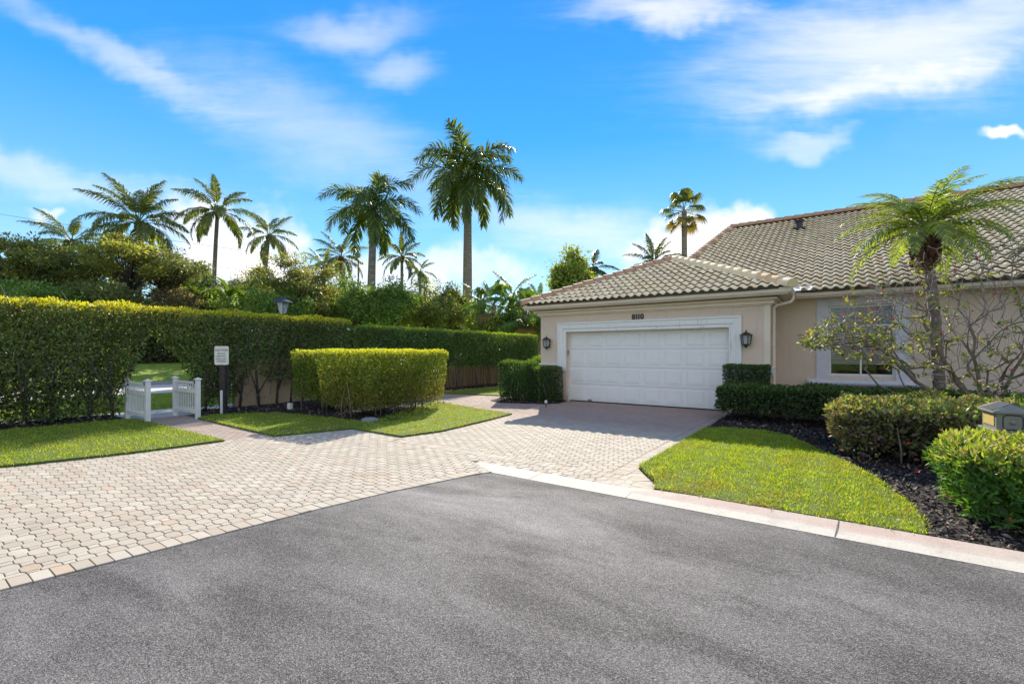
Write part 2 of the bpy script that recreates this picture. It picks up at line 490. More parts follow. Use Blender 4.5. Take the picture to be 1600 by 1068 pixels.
def mk_lawnbase(name, a, b_, s=6):
    m_, T, b, o = newmat(name)
    p = geo_pos(T)
    c = T.mix(T.ramp(T.noise(p, s, 6, 0.7), [(0.35, 0.0), (0.65, 1.0)]), a, b_)
    T.link(c, b.inputs['Base Color']); b.inputs['Roughness'].default_value = 0.9
    bump(T, b, T.noise(p, 70, 5, 0.7), 0.03)
    return m_
M['lawnbase'] = mk_lawnbase('turf', (0.07, 0.13, 0.012), (0.13, 0.15, 0.02))
M['farlawn'] = mk_lawnbase('far_turf', (0.24, 0.31, 0.025), (0.13, 0.21, 0.02), 3)
M['mulch'] = plain('mulch', (0.030, 0.021, 0.018), (0.012, 0.009, 0.009), 30, 0.95, 0.03, 45)
M['concrete'] = plain('pale_concrete', (0.55, 0.51, 0.45), (0.48, 0.44, 0.39), 2, 0.9, 0.002, 60)

def mk_tile():
    m_, T, b, o = newmat('roof_tile')
    p = geo_pos(T); at_ = T.node('ShaderNodeAttribute'); at_.attribute_name = 'col'
    n = T.noise(p, 2.2, 6, 0.65)
    c = T.mix(T.ramp(n, [(0.58, 0.0), (0.82, 0.3)]), at_.outputs['Color'], (0.55, 0.36, 0.20))
    c = T.mix(T.ramp(T.noise(p, 22, 5, 0.7), [(0.60, 0.0), (0.78, 0.3)]), c, (0.30, 0.22, 0.14))
    T.link(c, b.inputs['Base Color']); b.inputs['Roughness'].default_value = 0.72
    bump(T, b, T.noise(p, 60, 4, 0.6), 0.003)
    return m_
M['tile'] = mk_tile()

def mk_trim_dirty():
    m_, T, b, o = newmat('weathered_trim')
    p = geo_pos(T)
    mp = T.node('ShaderNodeMapping'); T.link(p, mp.inputs['Vector']); mp.inputs['Scale'].default_value = (9, 9, 1.3)
    n = T.noise(mp.outputs[0], 1.5, 6, 0.7)
    c = T.mix(T.ramp(n, [(0.56, 0.0), (0.78, 0.6)]), (0.84, 0.81, 0.77), (0.38, 0.36, 0.34))
    T.link(c, b.inputs['Base Color']); b.inputs['Roughness'].default_value = 0.75
    return m_
M['trimdirty'] = mk_trim_dirty()

def mk_royal():
    m_, T, b, o = newmat('palm_trunk')
    p = geo_pos(T)
    mp = T.node('ShaderNodeMapping'); T.link(p, mp.inputs['Vector']); mp.inputs['Scale'].default_value = (1.2, 1.2, 9)
    n = T.noise(mp.outputs[0], 1.2, 5, 0.6)
    c = T.mix(T.ramp(n, [(0.35, 0.0), (0.65, 1.0)]), (0.30, 0.255, 0.21), (0.15, 0.115, 0.09))
    c = T.mix(T.ramp(T.noise(p, 5, 5, 0.7), [(0.5, 0.0), (0.7, 0.6)]), c, (0.10, 0.08, 0.07))
    T.link(c, b.inputs['Base Color']); b.inputs['Roughness'].default_value = 0.9
    bump(T, b, n, 0.03)
    return m_
M['royal'] = mk_royal()
M['crownshaft'] = plain('crownshaft', (0.13, 0.20, 0.05), (0.09, 0.15, 0.04), 3, 0.4)
M['petiole'] = plain('frond_rib', (0.16, 0.17, 0.05), (0.11, 0.13, 0.04), 4, 0.5)
M['boot'] = plain('frond_boots', (0.17, 0.075, 0.05), (0.07, 0.035, 0.025), 18, 0.9, 0.02, 30)
M['red'] = plain('red_petal', (0.60, 0.04, 0.05), (0.5, 0.03, 0.03), 5, 0.6)
M['wire'] = plain('wire', (0.05, 0.05, 0.05), None, 5, 0.6)

def mk_lampglass():
    m_, T, b, o = newmat('lamp_pane')
    b.inputs['Base Color'].default_value = (0.75, 0.74, 0.70, 1)
    b.inputs['Roughness'].default_value = 0.15
    b.inputs['Transmission Weight'].default_value = 0.55
    return m_
M['lampglass'] = mk_lampglass()

# ------------------------------------------------------------------ ground
def edge_u(v):
    pts = [(-9, -6.3), (-6, -5.62), (-3, -5.05), (-1, -4.74), (0.53, -4.49), (1.37, -4.38), (2.67, -4.22), (3.37, -4.10), (4.16, -3.89), (4.58, -3.77), (4.9, -3.62)]
    return float(np.interp(v, [p[0] for p in pts], [p[1] for p in pts]))

struct(MB().add([(-500, -500, -0.06), (500, -500, -0.06), (500, 500, -0.06), (-500, 500, -0.06)], [(0, 1, 2, 3)]).build('ground', M['farlawn']))
# road: to the right of the paver edge and in front of the curb
vs_ = list(np.linspace(-14, 4.7, 46))
left = [(edge_u(v), v) for v in vs_]
road_poly = left + [(-3.66, 4.76), (16, 4.76), (16, -14)]
struct(MB().prism(road_poly, -0.05, 0.0).build('road', M['asphalt']))

LAWN_L = [(-9.36, -4.0), (-9.34, -1.5), (-9.30, 0.3), (-9.24, 1.1), (-9.12, 1.44), (-9.02, 1.82), (-8.88, 2.38), (-8.80, 3.02), (-8.78, 3.69), (-13.35, 3.69), (-13.5, 2.0), (-13.55, -4.0)]
LAWN_M = [(-12.3, 4.58), (-8.50, 4.42), (-8.04, 5.76), (-7.3, 5.76), (-6.53, 5.74), (-6.33, 6.6), (-6.50, 8.3), (-6.67, 9.47), (-8.06, 9.77), (-9.97, 10.38), (-10.3, 10.3), (-8.45, 6.5), (-9.76, 6.42), (-11.8, 6.12), (-12.65, 5.0)]
LAWN_R = [(-2.17, 9.85), (-1.75, 10.12), (-1.41, 10.18), (-1.05, 10.14), (-0.72, 9.85), (-0.37, 9.08), (-0.04, 8.35), (0.23, 7.67), (0.44, 7.01), (0.56, 6.42), (0.64, 6.02), (0.66, 5.55), (0.62, 5.13), (-1.66, 5.13), (-1.72, 5.44), (-2.16, 6.05)]
LAWN_B = [(-12.75, 10.6), (-12.1, 12.8), (-9.6, 13.35), (-8.2, 14.2), (-8.2, 26), (-12.6, 26)]
struct(MB().prism(LAWN_L, -0.05, 0.045).build('lawn_beside_gate', [M['lawnbase']]))
struct(MB().prism(LAWN_M, -0.05, 0.045).build('lawn_behind_apron', [M['lawnbase']]))
struct(MB().prism(LAWN_R, -0.05, 0.052).build('lawn_beside_driveway', [M['lawnbase']]))
struct(MB().prism(LAWN_B, -0.05, 0.04).build('lawn_strip_behind_walkway', [M['lawnbase']]))
# mulch beds
BED_R = [(-2.165, 14.6), (-2.165, 9.5), (-1.4, 9.9), (-0.6, 9.0), (0.2, 7.2), (0.45, 5.6), (0.45, 5.14), (16, 5.14), (16, 14.6)]
struct(MB().prism(BED_R, -0.05, 0.028).build('mulch_bed_by_house', M['mulch']))
BED_L = [(-13.4, -4.0), (-13.25, 2.0), (-12.9, 3.60), (-14.9, 3.60), (-15.2, -4.0)]
struct(MB().prism(BED_L, -0.05, 0.024).build('mulch_bed_under_hedge', M['mulch']))
BED_M = [(-12.3, 4.95), (-12.0, 5.9), (-9.7, 6.3), (-8.4, 6.35), (-8.0, 7.0), (-9.6, 10.35), (-12.7, 10.6), (-12.55, 18.0), (-13.9, 18.0), (-13.9, 4.95)]
struct(MB().prism(BED_M, -0.05, 0.026).build('mulch_bed_around_block', M['mulch']))
BED_G = [(-9.35, 12.6), (-9.1, 11.75), (-8.5, 11.5), (-7.3, 11.95), (-6.95, 12.35), (-7.05, 13.1), (-8.0, 13.5), (-9.1, 13.2)]
struct(MB().prism(BED_G, -0.05, 0.026).build('mulch_bed_by_garage', M['mulch']))
# paths beyond the hedge
struct(MB().prism([(-15.4, -30), (-13.35, -30), (-13.35, 5.2), (-14.2, 5.2), (-14.2, 40), (-15.4, 40)], -0.055, -0.01).build('sidewalk', M['concrete']))
struct(MB().prism([(-27.2, -60), (-21.9, -60), (-21.9, 13), (-24, 17), (-60, 42), (-60, 36), (-29, 15.5), (-27.2, 12.5)], -0.055, -0.01).build('street', M['concrete']))
struct(MB().prism([(-27.5, -60), (-27.2, -60), (-27.2, 12.4), (-27.5, 12.4)], -0.055, 0.14).build('street_curb', M['greymetal']))
m = MB()
bz = [(-27.5, 0.12), (-29.5, 0.18), (-32, 0.55), (-35, 1.1), (-39, 1.5), (-60, 1.9)]
vv = list(np.linspace(-70, 110, 61))
V_ = [(u, v, z + 0.12*math.sin(v*0.23+u)) for v in vv for (u, z) in bz]
nb = len(bz)
m.add(V_, [(i*nb+j, (i+1)*nb+j, (i+1)*nb+j+1, i*nb+j+1) for i in range(60) for j in range(nb-1)])
struct(m.build('grass_bank', M['farlawn'], smooth=True))

# curb strip (flush in front of the drive, rising beside the lawn)
cur = MB()
us = [-4.17, -3.66] + list(np.linspace(-3.2, 1.2, 12)) + [2, 3.5, 6, 10, 16]
prof = []
for u in us:
    rise = 0.0 if u < -1.9 else min(1, (u+1.9)/0.4)
    front = 4.76 if u > -3.7 else 5.03
    back = 5.10 if u > -4.0 else 5.12
    prof += [(u, front, -0.04), (u, front, 0.004), (u, front + (back-front)*0.45, 0.010 + 0.01*rise), (u, back, 0.016 + 0.036*rise), (u, back, -0.04)]
k = 5; n_ = len(us)
cur.add(prof, [(i*k+j, (i+1)*k+j, (i+1)*k+j+1, i*k+j+1) for i in range(n_-1) for j in range(k-1)] + [tuple(range(k))])
curb = struct(cur.build('curb', M['curb']))
jm = MB()
for u, sk in ((-1.85, 0.0), (0.0, 0.03), (1.9, 0.02), (-3.1, 0.0)):
    r = 0.0 if u < -1.9 else min(1, (u+1.9)/0.4)
    jm.add([(u-.004, 4.765, .0065), (u+.004, 4.765, .0065), (u+.004+sk, 5.095, .0185+.036*r), (u-.004+sk, 5.095, .0185+.036*r)], [(0, 1, 2, 3)])
jm.build('joint', M['dark'], curb)

# ------------------------------------------------------------------ pavers
drive = struct(MB().prism([(-5.9, -6)] + [(edge_u(v)-0.02, v) for v in np.linspace(-5.5, 4.7, 24)] +
               [(-3.72, 4.80), (-4.18, 5.05), (-4.18, 5.12), (-1.66, 5.12), (-1.66, 5.5), (-2.165, 6.1), (-2.165, 13.6), (-7.2, 13.6), (-12.6, 13.6), (-13.4, 4.62), (-13.4, 3.62), (-9.5, 3.6), (-9.5, -6)], -0.05, 0.001).build('driveway', M['sand']))

def clip_half(poly, p, nrm):
    out = []
    for i in range(len(poly)):
        a = poly[i]; b = poly[(i+1) % len(poly)]
        da = (a[0]-p[0])*nrm[0]+(a[1]-p[1])*nrm[1]; db = (b[0]-p[0])*nrm[0]+(b[1]-p[1])*nrm[1]
        if da >= 0: out.append(a)
        if (da >= 0) != (db >= 0):
            t = da/(da-db); out.append((a[0]+(b[0]-a[0])*t, a[1]+(b[1]-a[1])*t))
    return out

def inpoly(x, y, poly):
    x = np.asarray(x); y = np.asarray(y); r = np.zeros(x.shape, bool); n = len(poly)
    for i in range(n):
        x0, y0 = poly[i]; x1, y1 = poly[(i+1) % n]
        c = ((y0 > y) != (y1 > y)) & (x < (x1-x0)*(y-y0)/((y1-y0) + 1e-12) + x0)
        r ^= c
    return r

# border courses: (centre line points, width) ; pavers are clipped on them
BW = 0.20
edge_line = [(edge_u(v), v) for v in np.linspace(-3.2, 4.55, 60)]
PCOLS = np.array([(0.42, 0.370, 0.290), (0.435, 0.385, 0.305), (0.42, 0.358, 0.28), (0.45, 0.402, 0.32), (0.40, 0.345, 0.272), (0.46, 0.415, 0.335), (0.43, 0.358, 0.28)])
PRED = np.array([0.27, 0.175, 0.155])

def drive_ok(x, y):
    """inside the paved area (lawns and beds lie on top of its rim)"""
    if y < 4.75:
        if x > edge_u(y) - BW - 0.012: return False
    if x > -9.5 and y < 4.62: return True
    if 3.62 < y < 4.62 and x > -13.35: return True
    if 4.62 <= y < 13.4 and x < -2.17:
        return x > -8.6 or y > 9.3
    return False

pav = []        # polygons (list of points), colour
P_, CH, HR, W2, w2 = 0.23, 0.037, 0.078, 0.0565, 0.0365      # interlocking octagon / oblong pattern
pitch = W2 + w2; gap = 0.0052
lines = [((-4.18, 5.13), (0, 1), lambda c: -4.9 < c[0] < -1.6 and c[1] < 5.6 and c[1] > 4.85)]
for j in range(int(17/pitch)):
    y = -3.1 + j*pitch
    off = (j % 2)*P_/2
    for i in range(int(12/P_)):
        x = -13.4 + i*P_ + off
        for kind in (0, 1):
            if kind == 0:
                a, b_ = HR/2 + CH - gap/2, HR/2
                cx = x
                poly = [(cx-a, y-w2+gap), (cx-b_, y-W2+gap/2), (cx+b_, y-W2+gap/2), (cx+a, y-w2+gap),
                        (cx+a, y+w2-gap), (cx+b_, y+W2-gap/2), (cx-b_, y+W2-gap/2), (cx-a, y+w2-gap)]
            else:
                cx = x + P_/2; a = HR/2 - gap/2
                poly = [(cx-a, y-w2+gap/2), (cx+a, y-w2+gap/2), (cx+a, y+w2-gap/2), (cx-a, y+w2-gap/2)]
            if not (-13.4 < cx < -1.5): continue
            # soldier row dividing the drive from the apron, and the right rim
            if cx > -9.4 and y < 4.9 or cx < -9.4 or y >= 4.9:
                pass
            if y > 4.6 and y < 5.1 and cx > -4.35:
                poly = clip_half(poly, (-4.175, 5.03), (-0.467, -0.884))
                if y < 4.78: poly = clip_half(poly, (edge_u(y)-.01, y), (-1, .35))
            elif y < 4.85:
                e = edge_u(y) - BW
                if cx > e + 0.12: continue
                if cx > e - 0.14:
                    dv = edge_u(y+0.1) - edge_u(y-0.1); L = math.hypot(dv, 0.2)
                    poly = clip_half(poly, (e, y), (-0.2/L, dv/L))
            elif y < 5.62:
                if cx > -4.15:
                    if y < 5.0: continue
                    poly = clip_half(poly, (0, 5.115), (0, 1))
                if y > 5.25 and cx > -6.5: poly = clip_half(poly, (0, 5.40), (0, -1))
            elif cx > -6.5:
                poly = clip_half(poly, (0, 5.62), (0, 1))
            if y >= 5.4 and y < 13.5 and cx > -2.7:
                poly = clip_half(poly, (-2.40, 0), (-1, 0))
            if len(poly) < 3: continue
            if y > 9.3 and cx < -6.5:
                ok = cx > -12.7 and y < 13.3
            else:
                ok = (cx > -9.5 and y < 4.62) or (3.62 < y < 4.62) or (4.62 <= y < 13.32 and -8.6 < cx)
            if not ok: continue
            if inpoly([cx], [y], LAWN_M)[0] and inpoly([cx+.13], [y-.13], LAWN_M)[0] and inpoly([cx+.13], [y+.13], LAWN_M)[0]: continue
            pav.append((poly, None))
# soldier course along the road
acc = 0.0
sp = 0.105
for i in range(int(7.80/sp)):
    v0 = -3.2 + i*sp; v1 = v0 + sp - 0.006
    a = edge_u(v0); b_ = edge_u(v1)
    pav.append(([(a-BW+.003, v0), (a-.004, v0), (b_-.004, v1), (b_-BW+.003, v1)], 'edge'))
for i in range(41):      # dividing course
    u0 = -6.4 + i*0.105
    pav.append(([(u0, 5.406), (u0+.099, 5.406), (u0+.099, 5.614), (u0, 5.614)], None))
for i in range(76):      # right rim course
    v0 = 5.62 + i*0.105
    pav.append(([(-2.394, v0), (-2.172, v0), (-2.172, v0+.099), (-2.394, v0+.099)], None))
for i in range(11):       # rim course running down to the curb
    t0 = i/7.0; t1 = t0 + 0.132
    A = (-2.16, 6.02); B = (-1.69, 5.32); nx, ny = -0.83, -0.557
    p0 = (A[0]+(B[0]-A[0])*t0, A[1]+(B[1]-A[1])*t0); p1 = (A[0]+(B[0]-A[0])*t1, A[1]+(B[1]-A[1])*t1)
    q = [p0, p1, (p1[0]+nx*.42, p1[1]+ny*.42), (p0[0]+nx*.42, p0[1]+ny*.42)]
    q = clip_half(clip_half(q, (0, 5.392), (0, 1)), (-2.168, 0), (1, 0))
    if len(q) > 2: pav.append((q, None))
for j in range(4):
    for i in range(7):
        x0 = -2.39 + i*0.105; y0 = 5.125 + j*0.0+0.0
        if j: continue
        q = [(x0, 5.125), (x0+.099, 5.125), (x0+.099, 5.39), (x0, 5.39)]
        if len(q) > 2: pav.append((q, None))

def paver_arrays(poly, z, tilt, col):
    n = len(poly); c = np.mean(np.array(poly), 0)
    o = np.array(poly); inn = c + (o-c)*(1 - 0.004/ max(0.03, np.abs(o-c).max()))
    zt = z + (inn-c) @ tilt
    Vt = np.column_stack([inn, zt]); Vm = np.column_stack([o, zt-0.0035]); Vb = np.column_stack([o, np.full(n, -0.004)])
    return np.vstack([Vt, Vm, Vb])

def dist_cam(p): return math.hypot(p[0], p[1])
items = []
for poly, kd in pav:
    c = np.mean(np.array(poly), 0)
    Y = -c[0]*ST + c[1]*CT; X = c[0]*CT + c[1]*ST
    vis = Y > 2.4 and abs(X/Y) < 1.13
    items.append((0 if vis else 1, Y if vis else 99, poly, kd))
items.sort(key=lambda t: (t[0], t[1]))
tv = []; tf = []; tc_ = []; base = 0
for idx, (_, Y, poly, kd) in enumerate(items):
    n = len(poly)
    ar = sum(poly[i-1][0]*poly[i][1]-poly[i][0]*poly[i-1][1] for i in range(n))
    if abs(ar) < 0.0008: continue
    if ar < 0: poly = poly[::-1]
    col = PCOLS[RG.choice(len(PCOLS))]*(0.93+0.14*RG.random())
    if RG.random() < 0.03: col = col*np.array([1.02, 0.90, 0.82])
    tilt = RG.normal(size=2)*0.012
    cc0 = np.mean(np.array(poly), 0)
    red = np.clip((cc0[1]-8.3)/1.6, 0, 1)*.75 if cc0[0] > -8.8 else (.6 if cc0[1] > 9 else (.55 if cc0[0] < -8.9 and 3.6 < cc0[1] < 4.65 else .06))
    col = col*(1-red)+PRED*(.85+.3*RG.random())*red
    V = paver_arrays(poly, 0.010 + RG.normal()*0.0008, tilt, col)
    F = [tuple(range(n))] + [(i+n, (i+1) % n+n, (i+1) % n, i) for i in range(n)] + [(i+2*n, (i+1) % n+2*n, (i+1) % n+n, i+n) for i in range(n)]
    if idx < 300:
        me = bpy.data.meshes.new('paver')
        c = V[:n].mean(0); c[2] = 0
        me.from_pydata([tuple(p) for p in V-c], [], F); me.materials.append(M['paver'])
        a = me.color_attributes.new('col', 'FLOAT_COLOR', 'POINT')
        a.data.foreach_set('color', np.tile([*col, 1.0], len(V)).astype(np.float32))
        link('paver', me, drive, loc=tuple(c))
    else:
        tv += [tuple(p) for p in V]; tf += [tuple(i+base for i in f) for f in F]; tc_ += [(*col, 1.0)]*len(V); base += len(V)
me = bpy.data.meshes.new('far_paver'); me.from_pydata(tv, [], tf); me.materials.append(M['paver'])
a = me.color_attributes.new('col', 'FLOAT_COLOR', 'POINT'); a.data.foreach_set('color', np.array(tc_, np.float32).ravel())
stuff(link('paver', me, drive))

# ------------------------------------------------------------------ the house
house = thing('house', 'pink stucco house with cream tiled hip roof and white double garage door', 'house', (-4.7, 13.2, 0))
HL = Vector(house.location)
def hb(name, mb, mat_, bevel=0, smooth=False, parent=None):
    o = mb.build(name, mat_, parent or house, smooth, bevel)
    if parent is None: o.location = -HL
    return o
WV = 13.2                # garage wall face
WL, WR = -8.10, -1.34
DL, DR, DT = -7.13, -2.28, 2.24
MV, SOF = 14.6, 3.0      # main wall face, soffit height
wm = MB()
wm.box((WL, WV, -0.05), (DL, WV+0.21, 3.05)); wm.box((DR, WV, -0.05), (WR, WV+0.21, 3.05)); wm.box((DL, WV, DT), (DR, WV+0.21, 3.05))
wm.box((WR-0.22, WV+0.2101, -0.05), (WR, MV, 3.05)); wm.box((WL, WV+0.2101, -0.05), (WL+0.22, 26, 3.05))
# main wall with window opening
WU0, WU1, WZ0, WZ1 = -0.14, 1.22, 0.97, 2.78
wm.box((WR-0.22, MV+0.0001, -0.05), (WU0, MV+0.2, 3.05)); wm.box((WU1, MV+0.0001, -0.05), (15, MV+0.2, 3.05))
wm.box((WU0, MV+0.0001, -0.05), (WU1, MV+0.2, WZ0)); wm.box((WU0, MV+0.0001, WZ1), (WU1, MV+0.2, 3.05))
wm.box((14.8, MV+.2001, -0.05), (15, 33, 3.05)); wm.box((-4.2, 32.8, -0.05), (14.8, 33, 3.05)); wm.box((-8.1, 26, -.05), (-4.2, 26.2, 3.05)); wm.box((-4.2, 26.2, -.05), (-4.0, 32.8, 3.05))
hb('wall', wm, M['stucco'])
# gable wall of the main roof over the garage wing
gm = MB(); gm.add([(-4.35, 15.0, 3.6), (-4.0, 23.8, 7.2), (-4.35, 32.6, 3.6), (-4.35, 32.6, 3.0), (-4.35, 15.0, 3.0)], [(0, 1, 2, 3, 4)])
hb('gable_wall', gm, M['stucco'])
# quoin strip at the right corner + jamb
hb('corner_strip', MB().box((WR-0.13, WV-0.012, 1.21), (WR+0.012, WV, 2.77)).box((WR, WV, 1.21), (WR+0.012, WV+.13, 2.77)), M['cream'], 0.003)

# garage door
gd = MB().box((DL, WV+0.21, 0.015), (DR, WV+0.25, DT+0.03)).build('garage_door', M['doorw'], house); gd.location = -HL
pw = (DR-DL)/8; ph = DT/4
pme = None
for r in range(4):
    for c in range(8):
        if pme is None:
            w_, h_ = pw-0.13, ph-0.18
            q = MB()
            # raised field with a moulded frame
            def ring(x0, z0, x1, z1, y): return [(x0, y, z0), (x1, y, z0), (x1, y, z1), (x0, y, z1)]
            R = [ring(-w_/2, -h_/2, w_/2, h_/2, 0), ring(-w_/2+.006, -h_/2+.006, w_/2-.006, h_/2-.006, -0.014), ring(-w_/2+.022, -h_/2+.022, w_/2-.022, h_/2-.022, -0.014),
                 ring(-w_/2+.030, -h_/2+.030, w_/2-.030, h_/2-.030, -0.001), ring(-w_/2+.05, -h_/2+.05, w_/2-.05, h_/2-.05, -0.012)]
            vs = sum(R, []); fs = []
            for k_ in range(4):
                for e in range(4):
                    a0 = k_*4+e; a1 = k_*4+(e+1) % 4; fs.append((a0, a1, a1+4, a0+4))
            fs.append((16, 17, 18, 19)); q.add(vs, fs)
            o = q.build('panel', M['doorw'], gd); pme = o.data
        else:
            o = link('panel', pme, gd)
        o.location = (DL+pw*(c+.5), WV+0.2099, 0.01+ph*(r+.5))
for r in range(1, 4):
    MB().box((DL, WV+0.207, ph*r-.004+.01), (DR, WV+0.2101, ph*r+.004+.01)).build('section_joint', M['dark'] if 0 else M['greymetal'], gd)
MB().box((DL, WV+0.19, 0.012), (DR, WV+0.23, 0.035)).build('bottom_seal', M['dark'], gd)
MB().box((-6.45, WV+0.17, 0.04), (-6.33, WV+0.21, 0.09)).build('handle', M['greymetal'], gd, bevel=.006)
hb('door_stop', MB().box((DL, WV+0.14, 0), (DL+0.035, WV+0.2095, DT)).box((DR-0.035, WV+0.14, 0), (DR, WV+0.2095, DT)).box((DL+.035, WV+0.14, DT-0.035), (DR-.035, WV+0.2095, DT)), M['trim'])
hb('keypad', MB().box((DL+0.002, WV+0.06, 1.50), (DL+0.035, WV+0.12, 1.66)), M['greymetal'], 0.008)

# moulded door surround
def frame_mould(x0, x1, z0, z1, steps):
    """steps: (outset, depth) rings from outside in"""
    q = MB()
    for (o0, o1, d) in steps:
        q.box((x0-o0, WV-d, z0), (x0-o1, WV-0.0005, z1+o0)).box((x1+o1, WV-d, z0), (x1+o0, WV-0.0005, z1+o0)).box((x0-o1, WV-d, z1+o1), (x1+o1, WV-0.0005, z1+o0))
    return q
hb('door_surround', frame_mould(DL, DR, 1.10, DT, [(0.30, 0.245, 0.075), (0.245, 0.17, 0.050), (0.17, 0.10, 0.062), (0.10, 0.035, 0.030), (0.035, 0.0, 0.045)]), M['trimdirty'], 0.008)

# belt moulding left and right
def belt(q, x0, x1, dz=0):
    q.box((x0, WV-0.10, 1.155), (x1, WV-.0007, 1.205)).box((x0+.0, WV-0.085, 1.03), (x1, WV-.0007, 1.155)).box((x0, WV-0.045, 0.975), (x1, WV-.0007, 1.03))
    return q
q = belt(MB(), WL-0.09, DL-0.302); q.box((DL-0.302, WV-0.05, .975), (DL-0.0, WV-.0007, 1.099))
hb('belt_moulding', q, M['trim'], 0.02)
q = belt(MB(), DR+0.002, WR+0.09)
q.box((WR+.0007, WV, 1.155), (WR+0.09, WV+0.3, 1.205)).box((WR+.0007, WV, 1.03), (WR+0.075, WV+0.3, 1.155)).box((WR+.0007, WV, .975), (WR+0.04, WV+0.3, 1.03))
hb('belt_moulding', q, M['trim'], 0.02)

# cornice (stepped), soffit, fascia and gutter of the garage
def cornice(q, d, z0, z1):
    q.box((WL-d, WV-d, z0), (WR+d, WV-.0003, z1)).box((WR+.0003, WV-.0003, z0), (WR+d, MV-.001, z1)).box((WL-d, WV-.0003, z0), (WL-.0003, 26, z1))
q = MB(); cornice(q, 0.05, 2.765, 2.80); cornice(q, 0.10, 2.80, 2.875); cornice(q, 0.13, 2.875, 2.90); cornice(q, 0.18, 2.90, 2.955); cornice(q, .03, 2.955, 3.0)
hb('cornice', q, M['cream'], 0.012)
EL, ER, EV = WL-0.43, WR+0.50, 12.70
hb('soffit', MB().box((EL+.06, EV+.06, 2.985), (ER-.06, MV, 3.004)).box((EL+.06, MV, 2.985), (WL, 26.3, 3.004)).box((ER-0.06, 14.06, 2.985), (15.4, MV, 3.004)), M['cream'])
fz0, fz1 = 2.99, 3.13
q = MB().box((EL+.03, EV+.09, fz0), (ER-.09, EV+.11, fz1)).box((ER-.11, EV+.11, fz0), (ER-.09, 14.0, fz1)).box((ER-.09, 14.09, fz0), (15.4, 14.11, fz1)).box((EL+.03, EV+.11, fz0), (EL+.05, 26.3, fz1))
hb('fascia', q, M['cream'])
def gutter(pts, name='gutter'):
    prof = [(0.0, 0.0), (-0.055, 0.0), (-0.075, 0.03), (-0.085, 0.075), (-0.10, 0.105), (-0.10, 0.125), (-0.088, 0.125), (-0.086, 0.10), (0.0, 0.06)]
    n = len(prof); V = []; 
    for (x, y, ox, oy) in pts:
        for (a, z) in prof: V.append((x-ox*a, y-oy*a, 3.012+z))
    F = [(i*n+j, i*n+(j+1) % n, (i+1)*n+(j+1) % n, (i+1)*n+j) for i in range(len(pts)-1) for j in range(n)]
    F += [tuple(range(n)), tuple(range(len(pts)*n-1, (len(pts)-1)*n-1, -1))]
    hb(name, MB().add(V, F), M['cream'])
gutter([(EL+.05, EV+.088, 0, -1), (ER-.09, EV+.088, 0.0, -1)][:1] + [(ER-.088, EV+.088, 1, -1)] + [(ER-.088, 14.0, 1, 0)])
gutter([(ER-.0, 14.088, 0, -1), (15.4, 14.088, 0, -1)])
# downspout: from the gutter corner back to the wall, then down
dp = [(ER-.03, 13.62, 3.02), (ER-.03, 13.62, 2.93), (ER-.07, 13.57, 2.86), (WR+.12, 13.46, 2.78), (WR+.065, 13.42, 2.72), (WR+.065, 13.42, 2.6), (WR+.065, 13.42, 0.15), (WR+.10, 13.36, 0.06)]
hb('downspout', MB().tube(dp, 0.042, 8), M['cream'], smooth=True)
for z in (2.35, 1.75, 1.35): hb('strap', MB().box((WR, 13.37, z), (WR+.115, 13.47, z+.03)), M['cream'])

# house number
def text_mesh(name, body, size, loc, rot, mat_, parent, ext=0.006, align='CENTER', bold=0.0):
    cu = bpy.data.curves.new(name, 'FONT'); cu.body = body; cu.size = size; cu.extrude = ext; cu.offset = bold
    cu.align_x = align; cu.align_y = 'CENTER'; cu.resolution_u = 3
    t = bpy.data.objects.new(name, cu); COL.objects.link(t)
    bpy.context.view_layer.update()
    me = bpy.data.meshes.new_from_object(t.evaluated_get(bpy.context.evaluated_depsgraph_get()))
    bpy.data.objects.remove(t); me.materials.clear(); me.materials.append(mat_)
    o = link(name, me, parent); o.location = loc; o.rotation_euler = rot
    return o
for i, ch in enumerate('8110'):
    o = text_mesh('digit', ch, 0.215, Vector((-4.88+[0, .095, .165, .26][i], WV-0.014, 2.625))-HL, (PI/2, 0, 0), M['black'], house, 0.012, bold=0.006)

# window
win = thing('w', None, None); win.name = 'window'; win.parent = house; win.location = Vector((WU0, MV, WZ0))-HL
ww, wh = WU1-WU0, WZ1-WZ0
q = MB()
q.box((0, .05, 0), (.06, .12, wh)).box((ww-.06, .05, 0), (ww, .12, wh)).box((.06, .05, 0), (ww-.06, .12, .06)).box((.06, .05, wh-.05), (ww-.06, .12, wh))
q.box((.06, .055, wh*.70), (ww-.06, .115, wh*.70+.045)).box((ww/2-.02, .055, .06), (ww/2+.02, .115, wh*.70))
q.build('frame', M['white'], win, bevel=.004)
MB().box((.06, .085, .06), (ww/2-.02, .09, wh*.70)).build('pane', M['glass'], win)
MB().box((ww/2+.02, .085, .06), (ww-.06, .09, wh*.70)).build('pane', M['glass'], win)
MB().box((.06, .085, wh*.70+.045), (ww-.06, .09, wh-.05)).build('pane', M['glass'], win)
bl = None
for i in range(41):
    z = 0.31 + i*0.036
    if bl is None:
        bl = MB().add([(.07, .135, .0), (ww-.07, .135, .0), (ww-.07, .165, .024), (.07, .165, .024), (.07, .165, .027), (ww-.07, .165, .027), (ww-.07, .135, .003), (.07, .135, .003)], [(0, 1, 2, 3), (4, 5, 6, 7), (0, 7, 6, 1)]).build('blind_slat', M['blind'], win, loc=(0, 0, z)).data
    else: link('blind_slat', bl, win, loc=(0, 0, z))
